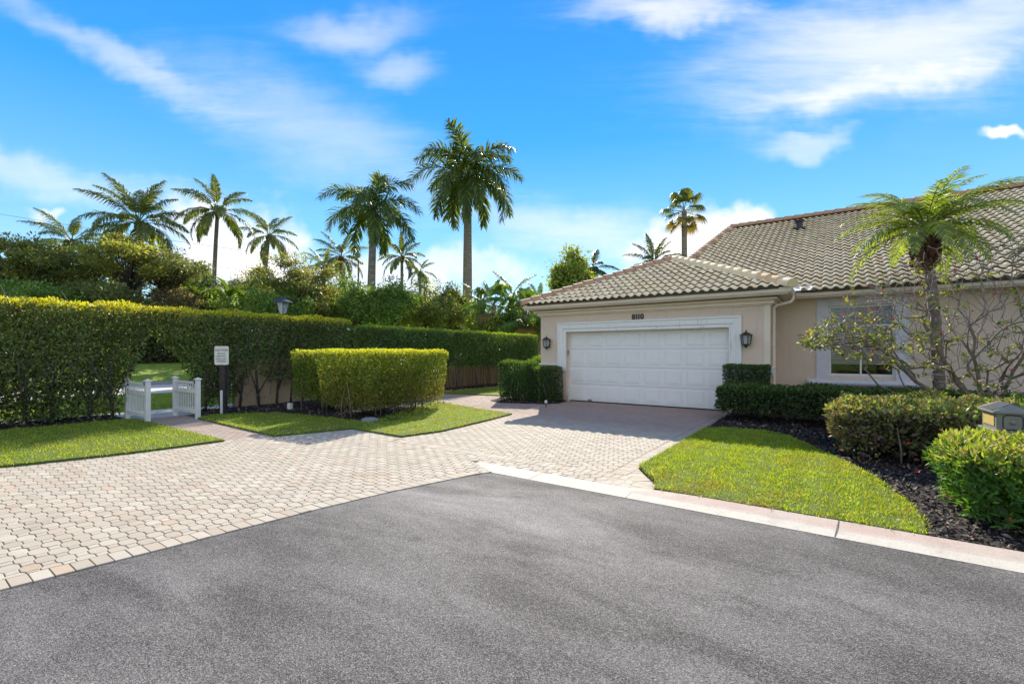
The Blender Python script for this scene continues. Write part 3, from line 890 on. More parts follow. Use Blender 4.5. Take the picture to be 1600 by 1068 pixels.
hb('room_interior', MB().add([(WU0-.8, MV+.205, .3), (WU1+.8, MV+.205, .3), (WU1+.8, MV+2.5, .3), (WU0-.8, MV+2.5, .3), (WU0-.8, MV+2.5, 3.0), (WU1+.8, MV+2.5, 3.0), (WU0-.8, MV+.205, 3.0), (WU1+.8, MV+.205, 3.0)],
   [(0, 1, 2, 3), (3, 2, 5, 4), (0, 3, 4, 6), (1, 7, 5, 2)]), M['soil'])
q = MB().box((-0.40, MV-.035, .88), (WU0, MV-.0005, 2.98)).box((WU1, MV-.035, .88), (1.47, MV-.0005, 2.98)).box((WU0, MV-.035, WZ1), (WU1, MV-.0005, 2.98))
hb('window_surround', q, M['window_trim'], .006)
hb('window_reveal', MB().box((WU0-.001, MV-.02, WZ0), (WU0+.012, MV+.13, WZ1)).box((WU1-.012, MV-.02, WZ0), (WU1+.001, MV+.13, WZ1)), M['window_trim'])
sl = MB(); pr = [(0, 0), (-.10, .0), (-.16, .03), (-.185, .075), (-.175, .115), (-.14, .15), (-.06, .17), (0, .18)]
n = len(pr)
for x, sc_ in ((-.62, .55), (-.60, .85), (-.56, 1), (1.63, 1), (1.67, .85), (1.69, .55)):
    sl.v += [(x, MV-.001+a*sc_, .715+.09+(z-.09)*sc_) for a, z in pr]
sl.f = [(i*n+j, (i+1)*n+j, (i+1)*n+j+1, i*n+j+1) for i in range(5) for j in range(n-1)] + [tuple(range(n)), tuple(range(6*n-1, 5*n-1, -1))]; sl.mi = [0]*len(sl.f)
hb('window_sill', sl, M['window_trim'], smooth=False)

# ---- roof
PT = 0.44; EZ = 3.135
roof = MB()
AP = (EL+ER)/2; HALF = (ER-EL)/2
AV = EV+HALF; AZ = EZ+PT*HALF
RV, RZ = 23.8, EZ+PT*(23.8-14.0)+.0
V = [(EL, EV, EZ), (ER, EV, EZ), (AP, AV, AZ), (AP, 26.2, AZ), (EL, 26.3, EZ), (ER, 18.0, EZ)]
roof.add(V, [(0, 1, 2), (0, 2, 3, 4), (1, 5, 3, 2)])
GL0, GL1 = -4.62, -4.0
V = [(-5.0, 14.0, EZ), (15.4, 14.0, EZ), (15.4, RV, RZ), (GL1, RV, RZ), (15.4, 33.6, EZ), (-5.0, 33.6, EZ)]
roof.add(V, [(0, 1, 2, 3), (3, 2, 4, 5)])
roof_o = hb('roof', roof, plain('roof_underlay', (0.16, 0.10, 0.06), (0.08, 0.05, 0.03), 8, 0.9))
RC = [(0.95, 0.77, 0.51), (0.94, 0.75, 0.48), (0.96, 0.79, 0.54), (0.91, 0.69, 0.43)]
# one S tile: wave across the width, butt end thick
TW, TL, TE = 0.225, 0.43, 0.372
def tile_mesh(col, name='roof_tile'):
    ns = 8; V = []; F = []
    for y, dz in ((0.0, 0.062), (TL, 0.004)):
        for i in range(ns+1):
            x = i/ns*TW*1.04
            t = i/ns
            z = 0.048*math.sin(PI*min(1, t/0.62))if t < 0.62 else -0.012*math.sin(PI*(t-0.62)/0.38)
            V.append((x, y, z+dz))
    for i in range(ns+1): V.append((V[i][0], 0.002, V[i][2]-0.013))
    for i in range(ns+1): V.append((V[i][0], 0.022, V[i][2]-0.016))
    for i in range(ns+1): V.append((V[i][0], 0.022, -0.03))
    n1 = ns+1
    for i in range(ns):
        F.append((i, i+1, n1+i+1, n1+i)); F.append((2*n1+i, 2*n1+i+1, i+1, i)); F.append((3*n1+i, 3*n1+i+1, 2*n1+i+1, 2*n1+i)); F.append((4*n1+i, 4*n1+i+1, 3*n1+i+1, 3*n1+i))
    me = bpy.data.meshes.new(name); me.from_pydata(V, [], F); me.materials.append(M['tile'])
    me.polygons.foreach_set('use_smooth', [k % 4 == 0 for k in range(len(F))])
    a = me.color_attributes.new('col', 'FLOAT_COLOR', 'POINT'); cc_ = np.tile([*col, 1.0], (len(V), 1)); cc_[3*n1:, :3] = (0.085, 0.06, 0.045); a.data.foreach_set('color', cc_.astype(np.float32).ravel())  # recessed face under the butt painted dark for shade in the hollow
    return me
TM = [tile_mesh(c) for c in RC]
ang = math.atan(PT); ca, sa = math.cos(ang), math.sin(ang)
tiles = []
def tilerows(u0, u1, v0, z0, length, okf):
    for r in range(int(length/TE)):
        for c in range(int((u1-u0)/TW)+1):
            u = u0+c*TW; s_ = r*TE-0.06
            v = v0+s_*ca; z = z0+s_*sa+0.012
            if okf(u+TW/2, v+TL*ca/2, r):
                tiles.append((u, v, z))
tilerows(EL, ER, EV, EZ, HALF/ca, lambda u, v, r: min(u-EL, ER-u) > (v-EV)+0.02)
def mok(u, v, r):
    lv = -5.0 + (v-14.0)/(RV-14.0)*(GL1+5.0)
    if u < lv+0.1: return False
    if u < ER+0.25:      # behind the garage roof: keep what stands above its right slope
        gz = EZ+PT*(ER-u) if u > AP else AZ
        if EZ+PT*(v-14.0) < gz+0.10: return False
    return v < RV-0.05
tilerows(-5.0, 15.2, 14.0, EZ, 9.8/ca, mok)
def tkey(t):
    Y = -t[0]*ST+t[1]*CT; X = t[0]*CT+t[1]*ST
    return (0 if X/Y < 1.14 else 1, Y)
tiles.sort(key=tkey)
rest_V = []; rest_F = []; rest_C = []; b0 = 0
tmv = []
for me, c in zip(TM, RC):
    tmv.append(np.array([v.co[:] for v in me.vertices]))
tfc = [tuple(p.vertices) for p in TM[0].polygons]
tri = np.array(tfc)
Rm = np.array([[1, 0, 0], [0, ca, -sa], [0, sa, ca]])
for i, (u, v, z) in enumerate(tiles):
    k = random.choice([0, 0, 1, 1, 2, 2, 3])
    dz = random.uniform(-.004, .004); dy = random.uniform(-.008, .008)
    if i < 300:
        o = link('roof_tile', TM[k], roof_o, loc=(u, v+dy, z+dz)); o.rotation_euler = (ang, 0, random.uniform(-.01, .01))
    else:
        P = tmv[k] @ Rm.T + np.array([u, v+dy, z+dz])
        rest_V.append(P); rest_F.append(tri+b0); cq = np.tile(np.array(RC[k])*(0.9+.2*RG.random()), (len(P), 1)); cq[27:] = (0.085, 0.06, 0.045); rest_C.append(cq); b0 += len(P)  # same painted shade in the tile hollows
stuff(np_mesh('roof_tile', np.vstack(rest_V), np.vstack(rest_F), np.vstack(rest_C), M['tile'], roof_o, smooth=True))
# ridge and hip caps
def cap_mesh(col, L=0.42):
    ns = 8; V = []; F = []
    for y, r in ((0, .165), (0.03, .168), (L, .125)):
        for i in range(ns+1):
            a_ = PI*(-0.08+1.16*i/ns); V.append((r*math.cos(a_), y, r*math.sin(a_)*0.95))
    n1 = ns+1
    for j in range(2):
        for i in range(ns): F.append((j*n1+i+1, j*n1+i, (j+1)*n1+i, (j+1)*n1+i+1))
    F.append(tuple(range(n1)))
    me = bpy.data.meshes.new('ridge_tile'); me.from_pydata(V, [], F); me.materials.append(M['tile'])
    me.polygons.foreach_set('use_smooth', [True]*(len(F)-1)+[False])
    a = me.color_attributes.new('col', 'FLOAT_COLOR', 'POINT'); a.data.foreach_set('color', np.tile([*col, 1.0], len(V)).astype(np.float32))
    return me
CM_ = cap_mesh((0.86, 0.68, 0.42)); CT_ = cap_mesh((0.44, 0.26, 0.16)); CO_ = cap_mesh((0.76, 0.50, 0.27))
def caps(a, b, meshes, step=0.36):
    a = Vector(a); b = Vector(b); d = b-a; n = int(d.length/step); q = d.to_track_quat('Y', 'Z')
    for i in range(n):
        o = link('ridge_tile', meshes(i), roof_o); o.location = a+d*(i/n)+Vector((0, 0, .015)); o.rotation_mode = 'QUATERNION'; o.rotation_quaternion = q
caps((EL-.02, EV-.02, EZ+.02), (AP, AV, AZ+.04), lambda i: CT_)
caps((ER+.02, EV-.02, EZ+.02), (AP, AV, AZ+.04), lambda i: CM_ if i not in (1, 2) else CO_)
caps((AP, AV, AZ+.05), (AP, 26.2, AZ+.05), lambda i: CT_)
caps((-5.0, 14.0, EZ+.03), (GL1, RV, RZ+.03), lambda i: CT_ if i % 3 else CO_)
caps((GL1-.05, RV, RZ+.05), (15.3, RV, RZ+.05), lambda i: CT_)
# valley flashing at the inner corner and a vent pipe
MB().add([(ER-.0, 13.9, EZ+.03), (ER+.45, 13.9, EZ+.03), (ER+.40, 14.3, EZ+.19), (ER-.15, 14.3, EZ+.19)], [(0, 1, 2, 3)]).build('valley_flashing', M['trim'], roof_o)
r_ = ray(1249, 360)
t_ = (EZ - CAMH - PT*14.0)/(r_[2]-PT*r_[1])
vp = Vector((r_[0]*t_, r_[1]*t_, CAMH+r_[2]*t_))
q = MB().box((vp.x-.2, vp.y-.15, vp.z+.03), (vp.x+.2, vp.y+.15, vp.z+.10)).tube([(vp.x, vp.y, vp.z), (vp.x, vp.y, vp.z+.34)], .12, 10).tube([(vp.x, vp.y, vp.z+.34), (vp.x, vp.y, vp.z+.40)], .19, 10)
q.build('roof_vent', M['black'], roof_o)

# ------------------------------------------------------------------ wall lanterns
def wall_lantern(u, z, label):
    t = thing('wall_lantern', label, 'lantern', (u, WV, z), 0, 'lanterns beside the garage door')
    MB().box((-.055, -.02, -.12), (.055, -.0005, .10)).build('backplate', M['black'], t, bevel=.01)
    MB().tube([(0, -.01, -.08), (0, -.06, -.14), (0, -.12, -.15), (0, -.15, -.11)], .012, 6).build('arm', M['black'], t, smooth=True)
    c = (0, -.15, 0)
    MB().lathe(c, [(.175, .135), (.15, .15), (.06, .205), (.02, .225), (.012, .27), (.004, .28)], 6).build('cap', M['black'], t)
    MB().lathe(c, [(.008, -.19), (.025, -.17), (.03, -.15), (.08, -.11), (.105, -.10), (.10, -.085)], 6).build('base', M['black'], t)
    q = MB()
    for k in range(6):
        a_ = 2*PI*k/6
        q.tube([(.098*math.cos(a_), -.15+.098*math.sin(a_), -.09), (.13*math.cos(a_), -.15+.13*math.sin(a_), .14)], .011, 4)
    q.build('cage', M['black'], t)
    MB().lathe(c, [(.088, -.085), (.118, .135)], 6).build('glass', M['lampglass'], t)
    MB().lathe(c, [(.018, -.08), (.02, .03), (.004, .06)], 8).build('bulb', M['glassf'], t)
wall_lantern(-7.80, 1.86, 'black wall lantern left of the garage door')
wall_lantern(-1.86, 1.88, 'black wall lantern right of the garage door')

# ------------------------------------------------------------------ foliage builders
GRN = [(0.045, 0.085, 0.016), (0.06, 0.11, 0.02), (0.035, 0.07, 0.018), (0.085, 0.125, 0.025)]
def hedge(name, label, cat, loc, size, dens, leafL, cols, topcols, rz=0, group=None, mask=None, shade_in=0.22, bottom=0.25,
          stems=0, stemr=.02, taper=0.0, amp=.05, matk='leaf', topw=0.10, big=False, core=True, wratio=.5, sidecols=None, rnd=.10, stem_mat='bark', corez=None, stem_lo=0, lowbrown=False):
    sx, sy, sz = size
    t = thing(name, label, cat, loc, rz, group)
    parts = []
    faces = [('x', -1, sy*sz), ('x', 1, sy*sz), ('y', -1, sx*sz), ('y', 1, sx*sz), ('z', 1, sx*sy)]
    for ax, sg, area in faces:
        n = int(area*dens*(1.25 if ax == 'z' else 1))
        a = (RG.random(n)-.5); b = RG.random(n)
        if ax == 'x': P = np.column_stack([np.full(n, sg*sx/2), a*sy, b*sz]); N = np.tile([sg, 0, .25], (n, 1))
        elif ax == 'y': P = np.column_stack([a*sx, np.full(n, sg*sy/2), b*sz]); N = np.tile([0, sg, .25], (n, 1))
        else: P = np.column_stack([a*sx, (b-.5)*sy, np.full(n, sz)]); N = np.tile([0, 0, 1.], (n, 1))
        N = N.astype(float)
        # rounded edges
        e = np.column_stack([np.maximum(0, np.abs(P[:, 0])-(sx/2-rnd)), np.maximum(0, np.abs(P[:, 1])-(sy/2-rnd)), np.maximum(0, P[:, 2]-(sz-rnd))])
        r = np.linalg.norm(e, axis=1); k = np.where(r > rnd, (r-rnd), 0)
        dirn = e/(r[:, None]+1e-6)*np.column_stack([np.sign(P[:, 0]), np.sign(P[:, 1]), np.ones(n)])
        P = P-dirn*k[:, None]
        W = P+np.array(loc)
        P = P+N*(snoise(W, 2.2)*amp+snoise(W, 6.5, 3.)*amp*.5)[:, None]
        dep = RG.exponential(shade_in*.33, n)
        P = P-N*np.minimum(dep, shade_in*1.6)[:, None]
        if taper:
            f = 1-taper*(1-np.clip(P[:, 2]/sz, 0, 1)); P[:, 0] *= f; P[:, 1] *= f
        keep = (P[:, 2] > bottom*(0.75+.5*RG.random(n))+0.06*snoise(W, 5.))
        if mask is not None: keep &= mask(P+np.array(loc))
        P, N = P[keep], N[keep]; n = len(P)
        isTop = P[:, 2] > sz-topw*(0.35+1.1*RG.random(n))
        C = vary(cols, n, .3)
        if sidecols is not None:
            s_ = snoise(P+np.array(loc), 1.3, 9.) > .25
            C = np.where((s_ & (RG.random(n) < .6))[:, None], vary(sidecols, n, .3), C)
        if lowbrown:
            s_ = RG.random(n) < .75*np.clip(1.15-P[:, 2]/sz*1.5, 0, 1)
            C = np.where(s_[:, None], vary(sidecols, n, .3), C)
        C = np.where(isTop[:, None], vary(topcols, n, .22), C)  # brighter tops: new growth, plus sunlight put into the leaf colour
        D = N*.55+rdir(n)*.75+np.array([0, 0, .35])
        Nn = N+rdir(n)*.55
        L = leafL*(.7+.6*RG.random(n))
        parts.append(leaf_arrays(P, D, Nn, L, L*wratio, C, big=big))
    Vv, Ff, Cc = cat_arrays(parts)
    stuff(np_mesh('foliage', Vv, Ff, Cc, M[matk], t))
    # leaves and twigs through the whole depth, so that light dies away inside
    lv = leafL*1.9; inn = .05
    nv = int(min(90000, sx*sy*(sz-bottom)*6.2/(leafL**2)*(.45 if leafL < .05 else .7)))
    P = (RG.random((nv, 3))-[.5, .5, 0])*[sx-2*inn-rnd*.5, sy-2*inn-rnd*.5, sz-rnd*.4-.02-bottom]+[0, 0, bottom]
    if taper:
        f = 1-taper*(1-np.clip(P[:, 2]/sz, 0, 1)); P[:, 0] *= f; P[:, 1] *= f
    if mask is not None: P = P[mask(P+np.array(loc))]
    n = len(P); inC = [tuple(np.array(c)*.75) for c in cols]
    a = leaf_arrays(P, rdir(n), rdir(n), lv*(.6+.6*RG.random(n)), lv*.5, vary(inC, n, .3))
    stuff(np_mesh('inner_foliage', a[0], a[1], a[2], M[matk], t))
    if stems:
        for i in range(stems):
            y = (i+.5)/stems*sy-sy/2+random.uniform(-.06, .06); x = random.uniform(sx*.30, sx*.42) if name == 'arched_hedge' else random.uniform(-sx*.22, sx*.42)
            if name == 'arched_hedge' and 3.5 < loc[1]+y < 5.05: continue
            q = MB(); lean = random.uniform(-.15, .15); h = stem_lo+bottom+.35 if stem_lo else max(bottom+.45, sz*.55)
            q.tube([(x, y, -.02), (x+random.uniform(-.03, .03), y+lean*.4, h*.45), (x+random.uniform(-.06, .06), y+lean, h)], [stemr*random.uniform(.9, 1.4), stemr, stemr*.6], 5)
            if stemr > .022:
                for s2 in range(2):
                    l2 = random.uniform(-.5, .5)
                    q.tube([(x, y+lean*.2, h*.25), (x+random.uniform(-.1, .2), y+l2*.6, h*.6), (x+random.uniform(-.1, .2), y+l2, h*.95)], [stemr*.7, stemr*.55, stemr*.4], 5)
            q.build('stem', M[stem_mat], t, smooth=True)
    return t
M['darkleaf'] = mk_lawnbase('dark_leaf_mass', (0.012, 0.024, 0.007), (0.022, 0.036, 0.01), 9)

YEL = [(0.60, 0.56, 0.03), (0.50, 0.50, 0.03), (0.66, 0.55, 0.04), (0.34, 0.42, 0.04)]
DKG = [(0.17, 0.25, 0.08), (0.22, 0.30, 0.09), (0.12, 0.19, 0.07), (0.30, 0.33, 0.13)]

# --- tall clipped hedge with the archway
def arch_mask(W):
    v, z, u = W[:, 1], W[:, 2], W[:, 0]
    j = 0.06*snoise(W, 4.)
    right = np.interp(z, [0, .85, 1.4, 1.9, 2.2], [5.10, 5.35, 5.05, 4.62, 4.2])+j
    left = np.interp(z, [0, .55, .85, 1.1, 1.8, 2.2], [3.62, 3.62, 3.70, 3.88, 4.02, 4.2])+j
    inside = (v > left) & (v < right) & (z < 2.17)
    # lifted skirt over the stucco wall
    sk = (v > 6.0) & (z < np.minimum(.84, .15+(v-6.0)*1.5)+.14*np.sin(v*3.1)+.09*np.sin(v*7.7)) & (RG.random(len(z)) > .03)
    low = (v < 3.6) & (z < 0.62) & (RG.random(len(z)) < .62*(1-z/.62))
    mid = (v >= 4.9) & (v <= 6.0) & (z < .5) & (RG.random(len(z)) < .6*(1-z/.5))
    return ~(inside | sk | low | mid)
H0, H1 = -4.5, 9.9
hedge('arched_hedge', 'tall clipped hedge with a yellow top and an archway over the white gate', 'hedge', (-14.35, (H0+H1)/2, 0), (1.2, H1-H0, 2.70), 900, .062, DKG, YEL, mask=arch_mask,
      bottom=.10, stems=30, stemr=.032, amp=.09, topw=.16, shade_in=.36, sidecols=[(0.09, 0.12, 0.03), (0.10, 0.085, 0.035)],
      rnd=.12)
ah = bpy.data.objects['arched_hedge']; q = MB(); rr_ = random.Random(5)
for i in range(330):
    y = rr_.uniform(-6.6, 7.0); z = rr_.uniform(.3, 2.4); W = np.array([[-13.75, y+(H0+H1)/2, z]])
    if 3.4 < W[0, 1] < 5.4 and z < 2.2: continue
    p0 = Vector((.42, y, z)); l = rr_.uniform(.2, .6); dy = rr_.uniform(-.6, .6)
    q.tube([p0, p0+Vector((.12, dy*l*.5, l*.5)), p0+Vector((.20, dy*l*1.1, l))], [.011, .008, .005], 4, cap=False)
stuff(q.build('twig', M['bark_pale'], ah))
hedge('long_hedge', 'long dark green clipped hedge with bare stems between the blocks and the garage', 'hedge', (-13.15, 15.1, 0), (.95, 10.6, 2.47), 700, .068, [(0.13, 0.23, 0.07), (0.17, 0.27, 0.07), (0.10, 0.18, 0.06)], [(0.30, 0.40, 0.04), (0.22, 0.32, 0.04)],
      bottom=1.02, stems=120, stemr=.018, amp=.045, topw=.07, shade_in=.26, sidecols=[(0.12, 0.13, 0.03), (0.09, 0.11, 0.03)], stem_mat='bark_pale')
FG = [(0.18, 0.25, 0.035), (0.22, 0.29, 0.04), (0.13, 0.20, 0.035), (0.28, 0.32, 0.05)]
FT = [(0.52, 0.56, 0.04), (0.42, 0.50, 0.04), (0.58, 0.54, 0.06)]  # block hedge tops, sunlit yellow put into the leaf colour
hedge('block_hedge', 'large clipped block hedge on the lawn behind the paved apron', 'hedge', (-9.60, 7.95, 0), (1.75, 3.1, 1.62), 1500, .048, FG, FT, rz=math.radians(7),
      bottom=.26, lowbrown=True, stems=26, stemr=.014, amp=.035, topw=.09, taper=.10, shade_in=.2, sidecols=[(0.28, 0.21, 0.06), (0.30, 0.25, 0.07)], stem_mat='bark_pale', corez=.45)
hedge('block_hedge', 'narrow clipped hedge block behind the left end of the large block', 'hedge', (-11.55, 7.45, 0), (1.3, 1.3, 1.62), 1300, .05, FG, FT,
      bottom=.35, stems=9, stemr=.016, amp=.04, topw=.09, shade_in=.2, stem_mat='bark_pale', corez=.55)
DG2 = [(0.07, 0.15, 0.045), (0.09, 0.19, 0.06), (0.06, 0.12, 0.04)]
hedge('clipped_shrub', 'rounded green shrub at the walkway, left of the garage shrub', 'shrub', (-8.55, 12.55, 0), (1.25, 1.15, 1.30), 1500, .05, DG2, [(0.12, 0.20, 0.04), (0.07, 0.14, 0.03)],
      bottom=.10, stems=8, amp=.06, rnd=.22, taper=.12, shade_in=.2, rz=.3)
hedge('clipped_shrub', 'dark squared shrub against the left corner of the garage', 'shrub', (-7.62, 12.60, 0), (.92, .85, 1.13), 1900, .04, [(0.05, 0.10, 0.03), (0.07, 0.13, 0.035)], [(0.12, 0.21, 0.04), (0.09, 0.16, 0.035)],
      bottom=.07, stems=6, amp=.03, rnd=.08, taper=-.10, shade_in=.18)
hedge('leafy_bush', 'light green bush between the long hedge and the garage corner', 'bush', (-9.2, 15.0, 0), (1.4, 1.4, 1.35), 500, .09, [(0.10, 0.19, 0.03), (0.07, 0.14, 0.025)], [(0.18, 0.28, 0.04)], bottom=.2, stems=5, amp=.12, rnd=.4)
hedge('clipped_cube', 'dark square clipped shrub under the right wall lantern', 'shrub', (-1.78, 12.62, 0), (.98, .80, 1.27), 2000, .036, [(0.035, 0.08, 0.025), (0.055, 0.11, 0.032)], [(0.05, 0.11, 0.03), (0.08, 0.15, 0.035)],
      bottom=.5, stems=5, amp=.02, rnd=.05, shade_in=.16)
hedge('low_hedge', 'low dark hedge running under the house window', 'hedge', (0.95, 11.85, 0), (6.4, 1.15, .80), 1300, .062, [(0.05, 0.085, 0.03), (0.07, 0.12, 0.04), (0.095, 0.14, 0.045)], [(0.10, 0.15, 0.05), (0.15, 0.23, 0.05), (0.07, 0.12, 0.04)],
      bottom=.22, stems=24, stemr=.012, amp=.06, rnd=.14, shade_in=.25, matk='leaf_glossy', topw=.08, wratio=.6)
# copper-leaved mixed shrub
def shrub_mask_front(W): return ~((W[:, 2] < .28) & (RG.random(len(W)) < .75))
hedge('copper_shrub', 'bushy shrub with copper and green leaves in the mulch bed', 'shrub', (1.05, 9.0, 0), (2.1, 1.9, .86), 1400, .068, [(0.14, 0.18, 0.07), (0.13, 0.085, 0.07), (0.20, 0.13, 0.10), (0.18, 0.23, 0.08)],
      [(0.34, 0.40, 0.11), (0.26, 0.33, 0.10), (0.32, 0.25, 0.15)], bottom=.10, mask=shrub_mask_front, stems=16, stemr=.012, amp=.12, rnd=.3, shade_in=.3, matk='leaf_glossy', big=True, wratio=.5, topw=.2, stem_mat='bark_pale')
hedge('green_shrub', 'low glossy green shrub behind the mailbox', 'shrub', (2.75, 9.6, 0), (2.3, 1.9, .80), 800, .10, [(0.08, 0.16, 0.04), (0.10, 0.20, 0.04), (0.15, 0.10, 0.06)], [(0.22, 0.33, 0.06), (0.16, 0.26, 0.05)],
      bottom=.1, stems=12, stemr=.012, amp=.12, rnd=.3, shade_in=.3, matk='leaf_glossy', big=True, wratio=.42, topw=.2)
ix = hedge('flowering_bush', 'rounded green bush with small red flowers beside the curb', 'bush', (1.98, 6.12, 0), (2.35, 1.35, .74), 1500, .072, [(0.09, 0.20, 0.035), (0.12, 0.26, 0.045), (0.07, 0.15, 0.035)], [(0.34, 0.42, 0.07), (0.27, 0.37, 0.06), (0.36, 0.33, 0.14)],
      bottom=.10, stems=14, stemr=.010, amp=.09, rnd=.26, shade_in=.26, matk='leaf_glossy', big=True, wratio=.30, topw=.17, taper=.12)
def flower(name, parent, loc, r, mat_):
    q = MB(); rr = random.Random(int(abs(loc[0]*999)))
    for k in range(9):
        a_ = rr.uniform(0, 2*PI); e = rr.uniform(0.1, 1.2)
        d = Vector((math.cos(a_)*math.cos(e), math.sin(a_)*math.cos(e), math.sin(e))); s = d.cross(Vector((0.3, .1, 1))).normalized()*r*.35
        q.add([(0, 0, 0), tuple(d*r*.6+s), tuple(d*r), tuple(d*r*.6-s)], [(0, 1, 2), (0, 2, 3)])
    return q.build(name, mat_, parent, loc=loc)
for (px, py, dd) in ((1420, 693, 5.3), (1492, 690, 5.2), (1594, 703, 5.0), (1537, 757, 4.02), (1518, 771, 4.05), (1481, 776, 4.2), (1580, 813, 3.78), (1433, 738, 4.5), (1470, 672, 5.6)):
    p = at(px, dd, py); flower('flower', ix, (p[0]-1.98, p[1]-6.12, p[2]), .028, M['red'])
cs = bpy.data.objects['copper_shrub']
for (px, py, dd) in ((1302, 662, 7.3), (1298, 657, 7.4), (1402, 645, 7.4), (1330, 700, 6.8)):
    p = at(px, dd, py); flower('flower', cs, (p[0]-1.05, p[1]-9.0, p[2]), .04, M['red'])

# ------------------------------------------------------------------ grass blades
def grass(name, label, poly, dens, z, h, cols, wcol=None):
    xs = [p[0] for p in poly]; ys = [p[1] for p in poly]
    ar = (max(xs)-min(xs))*(max(ys)-min(ys)); n = int(ar*dens)
    x = RG.uniform(min(xs)-.02, max(xs)+.02, n); y = RG.uniform(min(ys)-.02, max(ys)+.02, n)
    k = inpoly(x, y, poly); x, y = x[k], y[k]; n = len(x)
    # hidden beyond the frame: leave out
    x = x+RG.normal(size=n)*.018; y = y+RG.normal(size=n)*.018
    P = np.column_stack([x, y, np.full(n, z-.004)-.02*RG.random(n)])
    pn = snoise(P, 1.5); pn2 = snoise(P, 5.0, 2.)
    C = vary(cols, n, .25)
    if 'curb' in label: pn = pn+np.clip(5.75-y, 0, 1)*1.1*np.clip(1-x, 0.3, 1)
    dry = (pn+pn2*.6+RG.normal(size=n)*.4) > .50
    C = C*(1+.22*snoise(P, 9.0, 4.))[:, None]
    C = np.where(dry[:, None], vary(wcol or [(0.46, 0.42, 0.09), (0.38, 0.34, 0.08), (0.30, 0.24, 0.08)], n, .2), C)
    D = rdir(n)*.75; D[:, 2] = np.abs(D[:, 2])*.5+.75
    H = h*(.45+.9*RG.random(n)**1.5)*(1+.3*pn2)
    W = .006+.005*RG.random(n)
    D = unit(D); S = unit(np.cross(D, rdir(n)))
    v = np.stack([P-S*W[:, None]*.5, P+S*W[:, None]*.5, P+D*H[:, None]*.6+S*W[:, None]*.35, P+D*H[:, None]+np.array([0, 0, -.2])*H[:, None]*RG.random((n, 1))], 1).reshape(-1, 3)
    f = (np.array([[0, 1, 2], [0, 2, 3]])[None]+(np.arange(n)*4)[:, None, None]).reshape(-1, 3)
    o = np_mesh(name, v, f, np.repeat(C, 4, 0), M['grass'])
    return tag(o, label, 'grass', kind='stuff')
GC = [(0.30, 0.44, 0.028), (0.39, 0.51, 0.034), (0.19, 0.32, 0.024), (0.50, 0.55, 0.045)]
LR_ = [p for p in LAWN_R]
grass('grass', 'bright green mown grass between the driveway, the curb and the mulch bed', LR_, 6500, .052, .050, GC)
grass('grass', 'green mown grass between the tall hedge and the paved apron', [p if p[1] > -2.5 else (p[0], -2.5) for p in LAWN_L], 2300, .045, .055, GC)
grass('grass', 'green mown grass around the large block hedge', LAWN_M, 2800, .045, .050, GC)
grass('grass', 'thin green grass strip below the long hedge', [p if p[1] < 19 else (p[0], 19) for p in LAWN_B], 900, .04, .055, GC)
grass('grass', 'sunny grass seen through the archway beyond the gate', [(-21.7, -2), (-15.5, -2), (-15.5, 12), (-21.7, 12)], 420, -.055, .11, [(0.28, 0.36, 0.02), (0.22, 0.32, 0.02)])

# ------------------------------------------------------------------ mulch chips and litter
def chips(name, label, poly, dens, z, size, cols):
    xs = [p[0] for p in poly]; ys = [p[1] for p in poly]
    n = int((max(xs)-min(xs))*(max(ys)-min(ys))*dens)
    x = RG.uniform(min(xs), max(xs), n); y = RG.uniform(min(ys), max(ys), n); k = inpoly(x, y, poly); x, y = x[k], y[k]; n = len(x)
    P = np.column_stack([x, y, z+RG.random(n)*.02]); D = rdir(n); D[:, 2] *= .35; N = rdir(n)*.5+np.array([0, 0, 1.])
    L = size*(.5+RG.random(n)); v, f, c = leaf_arrays(P, D, N, L, L*(.25+.4*RG.random(n)), vary(cols, n, .4), fold=.1)
    return tag(np_mesh(name, v, f, c, M['chip'], None), label, 'mulch', kind='stuff')
M['chip'] = leafmat('wood_chip', 0.0, .8, .3)
MC = [(0.035, 0.025, 0.022), (0.02, 0.016, 0.016), (0.05, 0.035, 0.03), (0.03, 0.022, 0.02), (0.05, 0.04, 0.036), (0.22, 0.17, 0.13)]
chips('mulch_chips', 'dark wood mulch in the bed before the house', [(-2.16, 12.5), (-2.16, 9.9), (-1.4, 10.2), (-.7, 9.9), (.2, 7.7), (.66, 5.6), (.66, 5.16), (4.5, 5.16), (4.5, 12.5)], 1500, .03, .05, MC)
chips('mulch_chips', 'dark mulch along the foot of the arched hedge', [(-13.6, -3), (-13.2, 3.5), (-15, 3.5), (-15, -3)], 500, .026, .07, MC)
chips('mulch_chips', 'dark mulch around the block hedges', BED_M, 600, .028, .06, MC)
chips('mulch_chips', 'dark mulch below the shrubs at the garage corner', BED_G, 900, .028, .05, MC)
LCc = [(0.20, 0.14, 0.07), (0.30, 0.26, 0.10), (0.12, 0.08, 0.05)]
chips('fallen_leaves', 'dry fallen leaves scattered on the right lawn edge', [(-1.6, 5.14), (.6, 5.14), (.6, 5.5), (-1.6, 5.5)], 60, .075, .03, LCc)
chips('fallen_leaves', 'brown fallen leaves on the paving below the garage door', [(-7, 12.95), (-2.3, 12.95), (-2.3, 13.3), (-7, 13.3)], 40, .012, .035, LCc)

# ------------------------------------------------------------------ walls, gate, sign, mailbox, lamp post
wl = thing('stucco_wall', 'low tan stucco wall standing under the tall hedge', 'wall', (-14.17, 13.4, 0))
MB().box((-.1, -7.2, -.05), (.1, 7.2, 1.35)).build('wall_body', M['stucco_wall'], wl, bevel=.01)
MB().box((-.13, -7.23, 1.3501), (.13, 7.23, 1.40)).build('coping', M['stucco_wall'], wl, bevel=.01)

